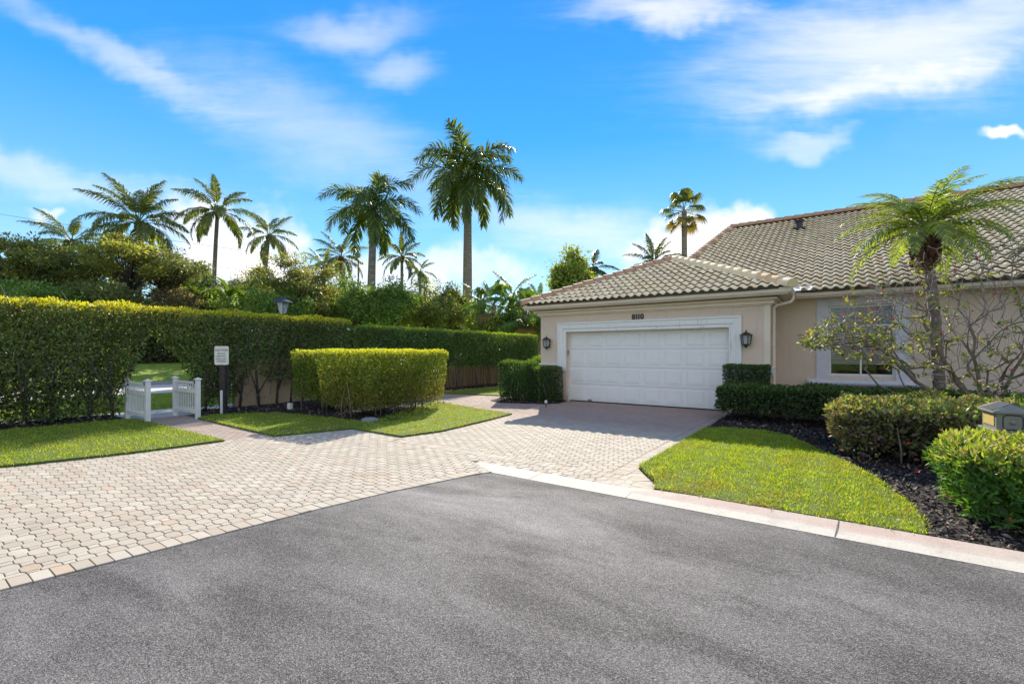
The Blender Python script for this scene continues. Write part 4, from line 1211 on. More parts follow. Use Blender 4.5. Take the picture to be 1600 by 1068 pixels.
def gate(loc, length, dirsign, label, npk):
    t = thing('gate', label, 'gate', loc, 0, 'gate leaves standing open at the archway')
    W = M['white']
    def post(x, h=.93):
        q = MB().box((x-.045, -.045, -.02), (x+.045, .045, h)).build('post', W, t, bevel=.004)
        MB().add([(x-.065, -.065, h), (x+.065, -.065, h), (x+.065, .065, h), (x-.065, .065, h), (x-.065, -.065, h+.02), (x+.065, -.065, h+.02), (x+.065, .065, h+.02), (x-.065, .065, h+.02), (x, 0, h+.06)],
                 [(0, 3, 2, 1), (0, 1, 5, 4), (1, 2, 6, 5), (2, 3, 7, 6), (3, 0, 4, 7), (4, 5, 8), (5, 6, 8), (6, 7, 8), (7, 4, 8)]).build('post_cap', W, q)
    post(0); post(-length)
    for z0, z1 in ((.12, .20), (.60, .70), (.83, .88)):
        MB().box((-length+.046, -.022, z0), (-.046, .022, z1)).build('rail', W, t, bevel=.003)
    pk = None; pk2 = None
    for i in range(npk):
        x = -length+.05+(i+.5)*(length-.1)/npk
        if pk is None: pk = MB().box((-.013, -.008, .201), (.013, .008, .599)).build('picket', W, t, loc=(x, 0, 0)).data; pk2 = MB().box((-.011, -.007, .701), (.011, .007, .829)).build('short_picket', W, t, loc=(x, 0, 0)).data
        else: link('picket', pk, t, loc=(x, 0, 0)); link('short_picket', pk2, t, loc=(x, 0, 0))
    MB().box((-.11, -.05, .84), (-.03, .05, .90)).build('latch', M['black'], t, bevel=.01)
gate((-12.55, 3.70, 0), 1.35, -1, 'left leaf of the white picket gate, half behind the hedge', 12)
gate((-12.32, 4.60, 0), 1.36, -1, 'right leaf of the white picket gate, open beside the paved path', 12)

sx_, sy_ = -12.95, 5.42
sg = thing('sign_post', 'white sign on a dark wooden post beside the gate path', 'sign', (sx_, sy_, 0), TH+.02)
MB().box((-.07, -.07, -.02), (.07, .07, 1.40)).build('post', M['darkwood'], sg, bevel=.008)
def rrect(w, h, r, y, n=4):
    pts = []
    for cx, cz, a0 in ((w/2-r, h/2-r, 0), (-w/2+r, h/2-r, 90), (-w/2+r, -h/2+r, 180), (w/2-r, -h/2+r, 270)):
        for k in range(n+1):
            a_ = math.radians(a0+90*k/n); pts.append((cx+r*math.cos(a_), y, cz+r*math.sin(a_)))
    return pts
f_ = rrect(.36, .48, .04, 0); b_ = rrect(.36, .48, .04, .008); n = len(f_)
pl = MB().add(f_+b_, [tuple(range(n)), tuple(range(2*n-1, n-1, -1))]+[(i, i+n, (i+1) % n+n, (i+1) % n) for i in range(n)]).build('sign_plate', M['white'], sg, loc=(0, -.085, 1.50))
for txt, sz_, z in (('CAUTION', .074, .135), ('BICYCLE', .05, .045), ('SIDEWALK', .05, -.02), ('GOLF CART', .05, -.09), ('CROSSING', .05, -.15)):
    text_mesh('lettering', txt, sz_, (0, -.003, z), (PI/2, 0, 0), M['dark'], pl, .001)
for z in (.21, -.21): MB().tube([(0, -.006, z), (0, 0, z)], .008, 8).build('bolt', M['greymetal'], pl)
pp = G(346, 648)
tag(MB().tube([(pp[0], pp[1], -.02), (pp[0], pp[1], .62)], .03, 10).build('marker_pipe', M['white']), 'short white pipe beside the dark sign post', 'pipe')
pb = G(453, 641)
tag(MB().box((pb[0]-.06, pb[1]-.05, .03), (pb[0]+.06, pb[1]+.05, .20)).build('utility_box', M['white'], bevel=.01), 'small white box in the mulch below the tan wall', 'box')
pb = G(578, 661)
tag(MB().box((pb[0]-.13, pb[1]-.13, .03), (pb[0]+.13, pb[1]+.13, .11)).box((pb[0]-.1, pb[1]-.1, .11), (pb[0]+.1, pb[1]+.1, .125)).build('ground_box', M['greymetal'], bevel=.01), 'grey ground box at the near corner of the block hedge', 'box')
pb = at(853, 13.05, 625)
gl = thing('garden_light', 'small white garden light in front of the dark shrub at the garage', 'light', (pb[0], pb[1], 0))
MB().tube([(0, 0, 0), (0, 0, .13)], .012, 6).build('stake', M['dark'], gl)
MB().lathe((0, 0, .13), [(.02, 0), (.035, .02), (.045, .05), (.03, .085), (.01, .095)], 10).build('shade', M['white'], gl)

# mailbox
mb_ = thing('mailbox', 'grey house shaped mailbox on a dark post behind the flowering bush', 'mailbox', (1.52, 7.20, 0), math.radians(4))
W_, Dp, z0, z1 = .125, .21, .74, .925
MB().box((-W_, -Dp, z0), (W_, Dp, z1)).build('body', M['grey'], mb_, bevel=.004)
MB().box((-W_-.03, -Dp-.03, z0-.03), (W_+.03, Dp+.03, z0-.0005)).build('base_plate', M['grey'], mb_, bevel=.004)
rf = MB().add([(-W_-.035, -Dp-.03, z1+.0005), (W_+.035, -Dp-.03, z1+.0005), (W_+.035, Dp+.03, z1+.0005), (-W_-.035, Dp+.03, z1+.0005), (-W_-.035, -Dp-.03, z1+.018), (W_+.035, -Dp-.03, z1+.018), (W_+.035, Dp+.03, z1+.018), (-W_-.035, Dp+.03, z1+.018), (0, -Dp+.06, z1+.095), (0, Dp-.06, z1+.095)],
     [(0, 3, 2, 1), (0, 1, 5, 4), (1, 2, 6, 5), (2, 3, 7, 6), (3, 0, 4, 7), (4, 5, 8), (5, 6, 9, 8), (6, 7, 9), (7, 4, 8, 9)]).build('roof', M['grey'], mb_)
for sgn in (-1, 1):
    for k in range(11):
        y = -Dp+.0+k*(2*Dp)/10
        yy = max(-Dp+.06, min(Dp-.06, y))
        MB().tube([(sgn*(W_+.034), y, z1+.022), (sgn*.004, yy, z1+.099)], .005, 4).build('rib', M['grey'], rf)
oc = [(-.065, -.055), (-.045, -.075), (.045, -.075), (.065, -.055), (.065, .055), (.045, .075), (-.045, .075), (-.065, .055)]
zc = (z0+z1)/2
q = MB()
for i in range(8):
    a_, c_ = oc[i], oc[(i+1) % 8]
    q.tube([(a_[0]*1.15, -Dp-.002, zc+a_[1]), (c_[0]*1.15, -Dp-.002, zc+c_[1])], .005, 4)
q.build('moulding', M['dark'], mb_)
MB().lathe((0, 0, 0), [(.028, 0), (.026, .006), (.012, .012), (.003, .014)], 12).build('knob', M['grey'], mb_, smooth=True)
kn = [c for c in mb_.children if c.name.startswith('knob')][0]; kn.location = (0, -Dp-.0005, zc); kn.rotation_euler = (PI/2, 0, 0)
MB().box((-W_-.006, -Dp+.05, z0+.04), (-W_-.0005, Dp-.05, z1-.03)).build('side_panel', plain('sunlit_yellow', (0.55, 0.42, 0.10), (0.45, 0.33, 0.08), 8, .6), mb_, bevel=.002)  # left side coloured yellow to stand for the sun on it
MB().box((.08, -.06, -.02), (.20, .06, z0-.031)).build('post', M['dark'], mb_, bevel=.005)
MB().box((.21, -.10, .55), (.42, .12, .76)).build('newspaper_box', M['dark'], mb_, bevel=.01)

# lamp post behind the hedge
lp = at(442, 17.0)
lt = thing('lamp_post', 'black lamp post rising behind the tall hedge', 'street lamp', (lp[0], lp[1], 0), .3)
LZ = 3.62
MB().tube([(0, 0, 0), (0, 0, .25), (0, 0, .3), (0, 0, LZ-.68)], [.09, .08, .05, .04], 10).build('pole', M['black'], lt, smooth=True)
MB().lathe((0, 0, LZ-.68), [(.05, 0), (.10, .03), (.115, .07)], 4, True).build('lamp_base', M['black'], lt)
MB().lathe((0, 0, LZ-.60), [(.10, 0), (.21, .40)], 4, True).build('lamp_glass', M['lampglass'], lt)
q = MB()
for k in range(4):
    a_ = PI/4+PI/2*k
    q.tube([(.11*math.cos(a_), .11*math.sin(a_), LZ-.61), (.225*math.cos(a_), .225*math.sin(a_), LZ-.2)], .014, 4)
q.build('lamp_frame', M['black'], lt)
MB().lathe((0, 0, LZ-.20), [(.36, 0), (.34, .03), (.12, .15), (.11, .19), (.04, .21), (.01, .26)], 4, True).build('lamp_roof', M['black'], lt)
MB().lathe((0, 0, LZ-.56), [(.03, 0), (.04, .12), (.03, .22)], 8).build('bulb', M['glassf'], lt)

# power lines
pw_ = thing('power_line', 'thin overhead power lines crossing the sky behind the trees', 'power line', at(-260, 62)[:2]+(0,))
pl0 = Vector(pw_.location)
for (ya, yb, yc) in ((290, 322, 392), (318, 355, 423), (350, 378, 440)):
    a_ = Vector(at(-260, 62, ya)); c_ = Vector(at(560, 78, yc+22))
    pts = []
    for k in range(25):
        s = k/24; p = a_.lerp(c_, s); p.z -= 4*.6*s*(1-s); pts.append(p-pl0)
    MB().tube(pts, .022, 4).build('wire', M['wire'], pw_)
for px, d in ((-260, 62), (560, 78)):
    p = Vector(at(px, d, 285 if px < 0 else 400)); b0_ = Vector((p.x, p.y, 0))
    MB().tube([b0_-pl0, p-pl0], [.18, .13], 8).build('pole', M['bark'], pw_)

# ------------------------------------------------------------------ palms
def frond_arrays(L, el, droop, nl, ll, lw, rng, plume=.35, fwdang=.9, ldroop=.5, cols=None, taper_end=.25, az=0, roll=0, start=.12, curl=0):
    """one pinnate frond; returns leaflet arrays and rib points (origin at base, pointing +X)"""
    n = 14; pts = [np.zeros(3)]; tang = []
    for i in range(n):
        s = (i+.5)/n; a_ = el-droop*(s**1.3)
        t = np.array([math.cos(a_)*math.cos(curl*s), math.cos(a_)*math.sin(curl*s), math.sin(a_)]); tang.append(t); pts.append(pts[-1]+t*L/n)
    pts = np.array(pts); tang = np.array(tang+[tang[-1]])
    P = []; D = []; D2 = []; Nn = []; LL = []; WW = []
    for i in range(nl):
        s = start+(1-start)*(i+.5)/nl; f = s*n; k = min(int(f), n-1); fr = f-k
        p = pts[k]*(1-fr)+pts[k+1]*fr; t = tang[k]
        side = np.cross(t, [0, 0, 1.]); side /= np.linalg.norm(side)+1e-9; up = np.cross(side, t)
        prof = min(1, (s-start)/.14+.35)*(1 if s < .6 else 1-(s-.6)/.4*(1-taper_end))
        for sg_ in (-1, 1):
            fa = fwdang*(1-.35*s)+rng.uniform(-.1, .1); pa = rng.uniform(-plume, plume)
            d = side*sg_*math.sin(fa)*math.cos(pa)+t*math.cos(fa)+up*math.sin(pa)*.9
            d[2] -= .12
            P.append(p); D.append(d); l = ll*prof*rng.uniform(.85, 1.1); LL.append(l); WW.append(lw*(0.7+.3*prof))
            dd = d/np.linalg.norm(d)*(1-ldroop*.45)+np.array([0, 0, -ldroop*rng.uniform(.7, 1.2)]); D2.append(dd); Nn.append(up+rng.uniform(-.3, .3)*side)
    P = np.array(P); D = unit(np.array(D)); D2 = unit(np.array(D2)); Nn = np.array(Nn); LL = np.array(LL)[:, None]; WW = np.array(WW)[:, None]
    S = unit(np.cross(D, Nn)); m_ = P+D*LL*.5; e = m_+D2*LL*.5
    v = np.stack([P-S*WW*.25, P+S*WW*.25, m_+S*WW*.5, m_-S*WW*.5, e], 1)
    f = np.array([[0, 1, 2], [0, 2, 3], [3, 2, 4]])
    F = (f[None]+(np.arange(len(P))*5)[:, None, None]).reshape(-1, 3)
    C = vary(cols, len(P), .22)
    return v.reshape(-1, 3), F, np.repeat(C, 5, 0), pts

def ribs(pts, r0, n=4):
    q = MB(); k = pts[::2]; q.tube([tuple(p) for p in k], [r0*(1-.85*i/(len(k)-1)) for i in range(len(k))], n, cap=False); return q

def palm(name, label, px, d, ytop, ground_y=None, trunk_w=.4, L=3, nf=18, kind='royal', lean=(0, 0), seed=1, cols=None, group=None, els=(75, -35), loc=None, z=None, base=None, dr=None):
    rng = random.Random(seed)
    p = at(px, d, ytop)
    if z is not None: p = (p[0], p[1], z)
    bx_, by_ = (p[0]-lean[0], p[1]-lean[1]) if base is None else base
    t = thing(name, label, 'palm tree', (bx_, by_, 0), 0, group)
    top = Vector((p[0]-bx_, p[1]-by_, p[2]))
    cols = cols or [(0.13, 0.19, 0.06), (0.16, 0.23, 0.065), (0.10, 0.15, 0.055)]
    shaft = {'royal': 1.7, 'coconut': .0, 'fan': .0, 'date': 0.0}[kind]*min(1, trunk_w/.4)
    tt = top-Vector((0, 0, shaft))
    n = 14; pts = []; rr = []
    for i in range(n+1):
        s = i/n; q = Vector((tt.x*(s**1.6), tt.y*(s**1.6), tt.z*s)); pts.append(q)
        if kind == 'royal': r = trunk_w/2*(1.12-.1*s+.12*math.sin(PI*min(1, s*1.4))-.35*max(0, s-.7))
        elif kind == 'coconut': r = trunk_w/2*(1.35-.45*s if s < .15 else 1.28-.35*s)
        else: r = trunk_w/2*(1.1-.2*s)
        rr.append(r)
    pts[0].z = -.05
    MB().tube(pts, rr, 12).build('trunk', M['royal'] if kind != 'date' else M['bark_pale'], t, smooth=True)
    if kind == 'royal':
        MB().tube([tt, tt+Vector((0, 0, .15)), tt+Vector((0, 0, shaft*.6)), top+Vector((0, 0, .1))], [rr[-1]*1.05, rr[-1]*1.2, rr[-1]*.95, rr[-1]*.5], 12).build('crownshaft', M['crownshaft'], t, smooth=True)
    if kind in ('coconut', 'date'):
        q = MB(); nb_ = 60 if kind == 'date' else 12; hb_ = .62 if kind == 'date' else .5
        for i in range(nb_):
            a_ = i*2.4; zz = -hb_*rng.random()*1.1; r0 = trunk_w*(.85 if kind == 'date' else .4)
            c_ = top+Vector((math.cos(a_)*r0, math.sin(a_)*r0, zz-.1)); o_ = Vector((math.cos(a_)*.09, math.sin(a_)*.09, .16))*(1 if kind == 'date' else 1.8)
            q.tube([c_, c_+o_*.6, c_+o_], [.05, .045, .012] if kind == 'date' else [.11, .12, .03], 5)
        q.tube([top+Vector((0, 0, -hb_-.15)), top+Vector((0, 0, -hb_*.5)), top+Vector((0, 0, .06))], [trunk_w*.5, trunk_w*(.98 if kind == 'date' else .72), trunk_w*.45], 10)
        q.build('frond_boots', M['boot'], t)
    if kind == 'fan':
        for i in range(nf):
            az = i*2.39996+seed; f = i/(nf-1); el = math.radians(els[0]+(els[1]-els[0])*f**.9)
            R = Matrix.Rotation(az, 3, 'Z')
            pl_ = L*.55
            pe = np.array([math.cos(el), 0, math.sin(el)])*pl_+np.array([0, 0, -.12*pl_*f])
            q = MB().tube([(0, 0, 0), tuple(pe*.5+np.array([0, 0, .05])), tuple(pe)], [.03, .022, .015], 4, cap=False)
            ax = pe/np.linalg.norm(pe); side = np.array([0, 1., 0]); P = []; D = []; D2 = []
            for k in range(38):
                a_ = math.radians(-130+260*(k+.5)/38)
                d = ax*math.cos(a_)+side*math.sin(a_); d[2] += .1
                P.append(pe); D.append(d); D2.append(d*.45+np.array([0, 0, -.75*rng.uniform(.7, 1.3)]))
            P = np.array(P); D = unit(np.array(D)); D2 = unit(np.array(D2)); LL = L*.42*(.9+.2*RG.random((38, 1))); WW = .05*L/1.6
            S = unit(np.cross(D, np.cross(ax, side)[None])); m_ = P+D*LL*.6; e = m_+D2*LL*.55
            v = np.stack([P-S*.01, P+S*.01, m_+S*WW*.5, m_-S*WW*.5, e], 1).reshape(-1, 3)
            F = (np.array([[0, 1, 2], [0, 2, 3], [3, 2, 4]])[None]+(np.arange(38)*5)[:, None, None]).reshape(-1, 3)
            cc = cols if f < .75 else [(0.22, 0.15, 0.05), (0.14, 0.12, 0.04)]
            fr = np_mesh('frond', v, F, np.repeat(vary(cc, 38, .25), 5, 0), M['leaf'], t); fr.location = top; fr.rotation_euler = (0, 0, az)
            q.build('petiole', M['petiole'], fr)
        return t
    if kind == 'date': top = top+Vector((0, 0, .12))
    for i in range(nf):
        f = (i+.5)/nf; az = i*2.39996+seed*1.7+rng.uniform(-.2, .2)
        el = math.radians(els[0]+(els[1]-els[0])*f**.85+rng.uniform(-6, 6))
        if kind == 'royal': a = frond_arrays(L*rng.uniform(.9, 1.08), el, (dr or 1.5)+.3*f, 74, L*.27, .070*L/3, rng, plume=.95, ldroop=.5, taper_end=.5, cols=cols, curl=rng.uniform(-.25, .25))
        elif kind == 'coconut': a = frond_arrays(L*rng.uniform(.85, 1.05), el, (dr or .8)+.85*f, 62, L*.235, .062*L/3.4, rng, plume=.3, fwdang=.85, ldroop=.75, cols=cols, curl=rng.uniform(-.3, .3), start=.2)
        else: a = frond_arrays(L*rng.uniform(.85, 1.05), el, (dr or 1.5)+.25*f, 50, L*.21, .024, rng, plume=.25, fwdang=1.0, ldroop=.35, cols=cols, curl=rng.uniform(-.3, .3), start=.14)
        fr = np_mesh('frond', a[0], a[1], a[2], M['leaf'], t); fr.location = top; fr.rotation_euler = (0, 0, az)
        ribs(a[3], {'royal': .05, 'coconut': .04, 'date': .013}[kind]).build('rib', M['petiole'], fr)
    if kind == 'royal':
        MB().tube([top, top+Vector((0.02, 0, L*.55))], [.04, .012], 5).build('spear', M['petiole'], t)
    return t

palm('royal_palm', 'tallest royal palm with a thick grey trunk behind the long hedge', 731, 47, 272, trunk_w=.82, L=6.5, nf=22, seed=3, els=(76, -24), z=19.6, dr=1.45,
     cols=[(0.12, 0.17, 0.06), (0.14, 0.20, 0.06), (0.09, 0.125, 0.05)], lean=(0.12, -0.05))
palm('royal_palm', 'shorter royal palm with a pale trunk left of the tallest palm', 583, 36, 345, trunk_w=.56, L=4.5, nf=17, seed=8, els=(76, -22), z=12.9, dr=1.6, lean=(.25, .1))
CC = [(0.14, 0.18, 0.06), (0.19, 0.23, 0.07), (0.11, 0.14, 0.055)]
palm('coconut_palm', 'tall slender coconut palm standing alone above the trees at left', 340, 42, 330, trunk_w=.33, L=4.3, nf=17, kind='coconut', seed=2, cols=CC, els=(78, -22), lean=(0.5, 0.3))
palm('coconut_palm', 'coconut palm right of the tall slender one, fronds blown to the right', 420, 50, 368, trunk_w=.36, L=3.7, nf=17, kind='coconut', seed=5, cols=CC, els=(78, -25), lean=(0.8, 0.5))
palm('coconut_palm', 'large coconut palm whose crown tops the flat trees at left', 217, 37, 348, trunk_w=.36, L=4.6, nf=24, kind='coconut', seed=4, cols=CC, els=(85, -12))
palm('coconut_palm', 'leftmost palm crown, low above the olive trees', 112, 42, 378, trunk_w=.36, L=3.8, nf=18, kind='coconut', seed=9, cols=CC, els=(75, -10))
palm('coconut_palm', 'small palm directly left of the shorter royal palm trunk', 533, 48, 402, trunk_w=.34, L=3.4, nf=17, kind='coconut', seed=6, cols=CC, els=(80, -30))
palm('coconut_palm', 'small palm between the two royal palms', 628, 52, 402, trunk_w=.34, L=3.4, nf=17, kind='coconut', seed=7, cols=CC, els=(80, -25))
palm('coconut_palm', 'smallest palm right of the palm between the royal palms', 656, 56, 424, trunk_w=.3, L=2.6, nf=10, kind='coconut', seed=12, cols=CC, els=(80, -25))
palm('coconut_palm', 'yellowing palm crown just left of the small palm by the shorter royal palm', 506, 44, 418, trunk_w=.3, L=2.3, nf=13, kind='coconut', seed=17, cols=[(0.50, 0.45, 0.05), (0.36, 0.36, 0.05), (0.25, 0.30, 0.05)], els=(82, -5))
palm('fan_palm', 'fan palm with a brown skirt rising behind the house roof', 1069, 34, 330, trunk_w=.42, L=2.05, nf=17, kind='fan', seed=3, cols=[(0.13, 0.17, 0.04), (0.10, 0.13, 0.04)], els=(85, -55), lean=(-.1, .2))
palm('coconut_palm', 'low palm crown peeking over the garage roof ridge', 1022, 27, 412, trunk_w=.3, L=2.0, nf=18, kind='coconut', seed=10, cols=[(0.05, 0.10, 0.03), (0.06, 0.085, 0.04)], els=(80, -12))
palm('coconut_palm', 'palm fronds behind the green tree at the garage roof', 925, 32, 420, trunk_w=.3, L=2.4, nf=12, kind='coconut', seed=13, cols=[(0.04, 0.07, 0.03)], els=(60, -20))
for i, (px, y, d, kk) in enumerate(((772, 478, 30, 'fan'), (800, 462, 32, 'coconut'), (822, 492, 29, 'fan'), (752, 474, 33, 'coconut'), (842, 476, 33, 'coconut'))):
    palm('bushy_palm', ['fan palm, leftmost and lowest in the clump left of the garage', 'feathery pale palm crown, highest in the clump left of the garage', 'fan palm nearest the garage eave in the palm clump', 'feathery palm right of the tallest royal palm trunk', 'dark palm partly hidden by the garage eave'][i],
         px, d, y, trunk_w=.3, L=2.2 if kk == 'coconut' else 2.2, nf=16, kind=kk, seed=20+i, cols=[(0.11, 0.20, 0.05), (0.15, 0.25, 0.06)], els=(80, -50), group='bushy palms left of the garage')
palm('date_palm', 'small date palm with a curved trunk in front of the tiled roof', 1446, 9.4, 366, trunk_w=.19, L=1.72, nf=38, kind='date', seed=4, els=(72, -2), dr=1.15,
     cols=[(0.24, 0.34, 0.06), (0.17, 0.25, 0.06), (0.34, 0.44, 0.06), (0.20, 0.24, 0.12)], base=at(1470, 9.4)[:2])

# ------------------------------------------------------------------ broad trees
def broad_tree(name, label, px, d, ytop, ybot, halfw, nleaf, cols, seed=1, flat=.45, nclump=24, leafL=.185, limb='bark', group=None, sparse=False, layers=False, cat='tree', depthw=None):
    uc = -ray(px, HYP)[0]; d = d if px > 790 else max(d, 38.0/uc) if px < 420 else max(d, 31.0/uc) if px < 560 else max(d, 26.0/uc)
    rng = random.Random(seed); p = at(px, d); R = halfw/FPX*d; zt = at(px, d, ytop)[2]; zb = at(px, d, ybot)[2]
    t = thing(name, label, cat, (p[0], p[1], 0), 0, group)
    cl = []
    H = zt-zb
    for i in range(nclump):
        a_ = i*2.39996+seed; r = R*math.sqrt((i+.4)/nclump)*rng.uniform(.75, .98)
        if layers: zz = zb+H*(.22+.74*rng.random())*(1-.35*(r/R)**2)
        else: zz = zb+H*(.12+.76*rng.random()*math.sqrt(max(.05, 1-(r/R)**2*.9)))
        cr = R*rng.uniform(.10, .27)
        cl.append((np.array([math.cos(a_)*r, math.sin(a_)*r*(depthw or .8), zz]), cr))
    cl.append((np.array([0, 0, zt-R*.16*(1 if not layers else .5)]), R*.33))
    parts = []
    cl = cl*2 if False else cl+[(c+np.array([rng.uniform(-.2, .2)*R, rng.uniform(-.2, .2)*R, rng.uniform(-.16, .10)*H]), cr*rng.uniform(.4, .8)) for c, cr in cl]
    nleaf = int(nleaf*1.7); per = nleaf//len(cl)
    for c, cr in cl:
        n = per; dd = rdir(n); rad = cr*(1-.55*RG.random(n)**2.2)
        hz = flat*(.55 if layers else 1)
        P = c+dd*np.column_stack([rad, rad, rad*hz*1.15])
        P[:, 2] = np.maximum(P[:, 2], c[2]-cr*hz*.45-RG.random(n)*.15)
        P += rdir(n)*(.16 if not sparse else .26)+RG.normal(size=(1, 3))*.05
        P += rdir(n)*(RG.random((n, 1))**6)*.9
        keep = P[:, 2] < zt+.25
        P = P[keep]; dd = dd[keep]; n = len(P)
        C = np.clip(vary(cols, n, .35)*1.5*(1+.32*snoise(P, 1.1, seed))[:, None], 0, .8)
        L = leafL*(.6+.8*RG.random(n))
        parts.append(leaf_arrays(P, dd+rdir(n)*.8+np.array([0, 0, .1]), rdir(n)+np.array([0, 0, .9]), L, L*.48, C))
    v, f, c = cat_arrays(parts)
    stuff(np_mesh('crown', v, f, c, M['leaf'], t))
    q = MB(); fork = max(.4, zb-.1*H) if not layers else max(.5, zb-.25*H); r0 = max(.07, R*.05)
    q.tube([(0, 0, -.05), (rng.uniform(-.1, .1), rng.uniform(-.1, .1), fork*.5), (0, 0, fork)], [r0*1.3, r0, r0*.85], 8)
    q.build('trunk', M[limb], t, smooth=True)
    q = MB()
    for c, cr in cl:
        mid = np.array([c[0]*.4, c[1]*.4, fork+(c[2]-fork)*.55])
        q.tube([(0, 0, fork-.05), tuple(mid), tuple(c*[.85, .85, 1]-[0, 0, cr*.2])], [r0*.55, r0*.32, r0*.12], 5)
    q.build('limbs', M[limb], t, smooth=True)
    return t
OL = [(0.13, 0.165, 0.055), (0.17, 0.195, 0.06), (0.10, 0.13, 0.05), (0.21, 0.175, 0.07)]
DK = [(0.08, 0.10, 0.04), (0.11, 0.13, 0.05), (0.14, 0.15, 0.06)]
MGn = [(0.11, 0.18, 0.045), (0.15, 0.22, 0.05), (0.08, 0.14, 0.04)]
YG = [(0.14, 0.20, 0.03), (0.10, 0.17, 0.03)]
BR = [(0.19, 0.16, 0.09), (0.14, 0.13, 0.07), (0.22, 0.19, 0.11)]
T_ = [
 ('olive tree with rusty tint at the far left edge above the hedge', 25, 30, 372, 470, 95, 11000, OL, dict(flat=.4, layers=True, nclump=36)),
 ('broad olive tree below the leftmost palm crown', 118, 32, 392, 472, 75, 9000, OL, dict(flat=.4, layers=True, nclump=30)),
 ('flat-topped yellow green tree in front of the large coconut palm', 200, 31, 372, 445, 62, 6500, [(0.21, 0.235, 0.06), (0.16, 0.185, 0.05), (0.25, 0.23, 0.07)], dict(layers=True)),
 ('dark flat-layered tree reaching right towards the slender palm', 262, 33, 388, 450, 68, 5000, DK, dict(layers=True, sparse=True)),
 ('greyish dense shrub tree behind the hedge near the archway', 275, 25, 452, 500, 52, 5000, BR, dict(flat=.8, limb='bark_pale')),
 ('dark dense tree behind the hedge left of the archway', 160, 26, 440, 485, 80, 7000, DK, dict(flat=.6)),
 ('shadowy bush behind the hedge at the far left', 50, 25, 445, 480, 80, 7000, MGn, dict(flat=.6)),
 ('green thicket tree behind the hedge at the slender palm foot', 345, 30, 452, 500, 62, 6000, MGn, dict(flat=.6)),
 ('layered olive tree left of the shorter royal palm', 462, 34, 398, 470, 72, 7500, OL, dict(layers=True, nclump=28)),
 ('round bushy tree below the layered tree, above the lamp post', 440, 28, 452, 500, 62, 6500, MGn, dict(flat=.7)),
 ('low olive bush tree right of the lamp post', 515, 29, 455, 512, 60, 6500, OL, dict(flat=.6, layers=True, limb='bark_pale')),
 ('dense green tree between the royal palm trunks, left one', 610, 31, 438, 505, 52, 7000, MGn, dict(flat=.7)),
 ('dense green tree between the royal palm trunks, right one', 672, 30, 440, 512, 56, 8000, [(0.13, 0.17, 0.055), (0.17, 0.21, 0.06), (0.21, 0.21, 0.07)], dict(flat=.75)),
 ('tree behind the trunk of the shorter royal palm', 560, 33, 446, 508, 45, 5000, MGn, dict(flat=.7)),
 ('yellow green bush tree right of the tallest royal palm trunk', 745, 29, 472, 520, 30, 4500, [(0.22, 0.29, 0.05), (0.17, 0.21, 0.05), (0.28, 0.24, 0.07)], dict(flat=.8)),
 ('dark bush tree under the palm clump by the garage', 800, 30, 492, 530, 60, 7000, MGn, dict(flat=.6)),
 ('feathery dark tree between the large coconut palm and the slender palm', 300, 44, 418, 478, 52, 6500, MGn, dict(flat=.6)),
 ('feathery tree between the slender palm and the layered olive tree', 388, 44, 428, 480, 50, 6500, OL, dict(flat=.6)),
 ('dark tree filling the gap right of the yellowing palm', 540, 42, 428, 490, 48, 6500, MGn, dict(flat=.7)),
 ('tall dense tree directly left of the tallest royal palm trunk', 705, 36, 446, 505, 34, 6000, OL, dict(flat=.8)),
 ('green tree rising behind the garage roof', 893, 28, 392, 470, 34, 6500, [(0.19, 0.26, 0.06), (0.14, 0.19, 0.05), (0.25, 0.28, 0.07)], dict(flat=1.15, leafL=.2, nclump=18)),
]
for i, (lab, px, d, yt, yb, hw, nl, cl_, kw) in enumerate(T_):
    broad_tree('broadleaf_tree', lab, px, d, yt, yb, hw, nl, cl_, seed=i+1, **kw)
# banana-like plants
def banana(px, d, ytop, label, seed):
    rng = random.Random(seed); p = at(px, d); t = thing('banana_plant', label, 'plant', (p[0], p[1], 0), 0, 'banana plants behind the hedge'); zt = at(px, d, ytop)[2]
    MB().tube([(0, 0, -.05), (0, 0, zt-1.2)], [.16, .10], 8).build('stalk', M['crownshaft'], t)
    for i in range(9):
        az = i*2.4+seed; el = rng.uniform(.5, 1.35); L = rng.uniform(1.3, 1.9); V = []; n = 8; pos = np.array([0., 0, zt-1.3])
        C0 = vary([(0.07, 0.14, 0.025), (0.11, 0.19, 0.03), (0.15, 0.20, 0.03)], 1, .1)[0]
        for k in range(n+1):
            s = k/n; a_ = el-1.5*s*s; w = .26*math.sin(PI*min(.97, max(.06, s**.8)))+.01
            c_ = pos+np.array([0, 0, 0]); V += [c_+[0, -w, .06], c_, c_+[0, w, .06]]; pos = pos+np.array([math.cos(a_), 0, math.sin(a_)])*L/n
        F = [(k*3+j, k*3+j+1, (k+1)*3+j+1, (k+1)*3+j) for k in range(n) for j in range(2)]
        o = np_mesh('frond', np.array(V), np.array(F), np.tile(C0, (len(V), 1)), M['leaf_glossy'], t, smooth=True); o.rotation_euler = (0, 0, az)
for i, (px, y) in enumerate(((312, 440), (358, 436), (385, 446))): banana(px, 33, y, ['broad-leaved plant left of the slender palm trunk', 'broad-leaved plant right of the slender palm trunk', 'broad-leaved plant left of the layered olive tree'][i], i+3)

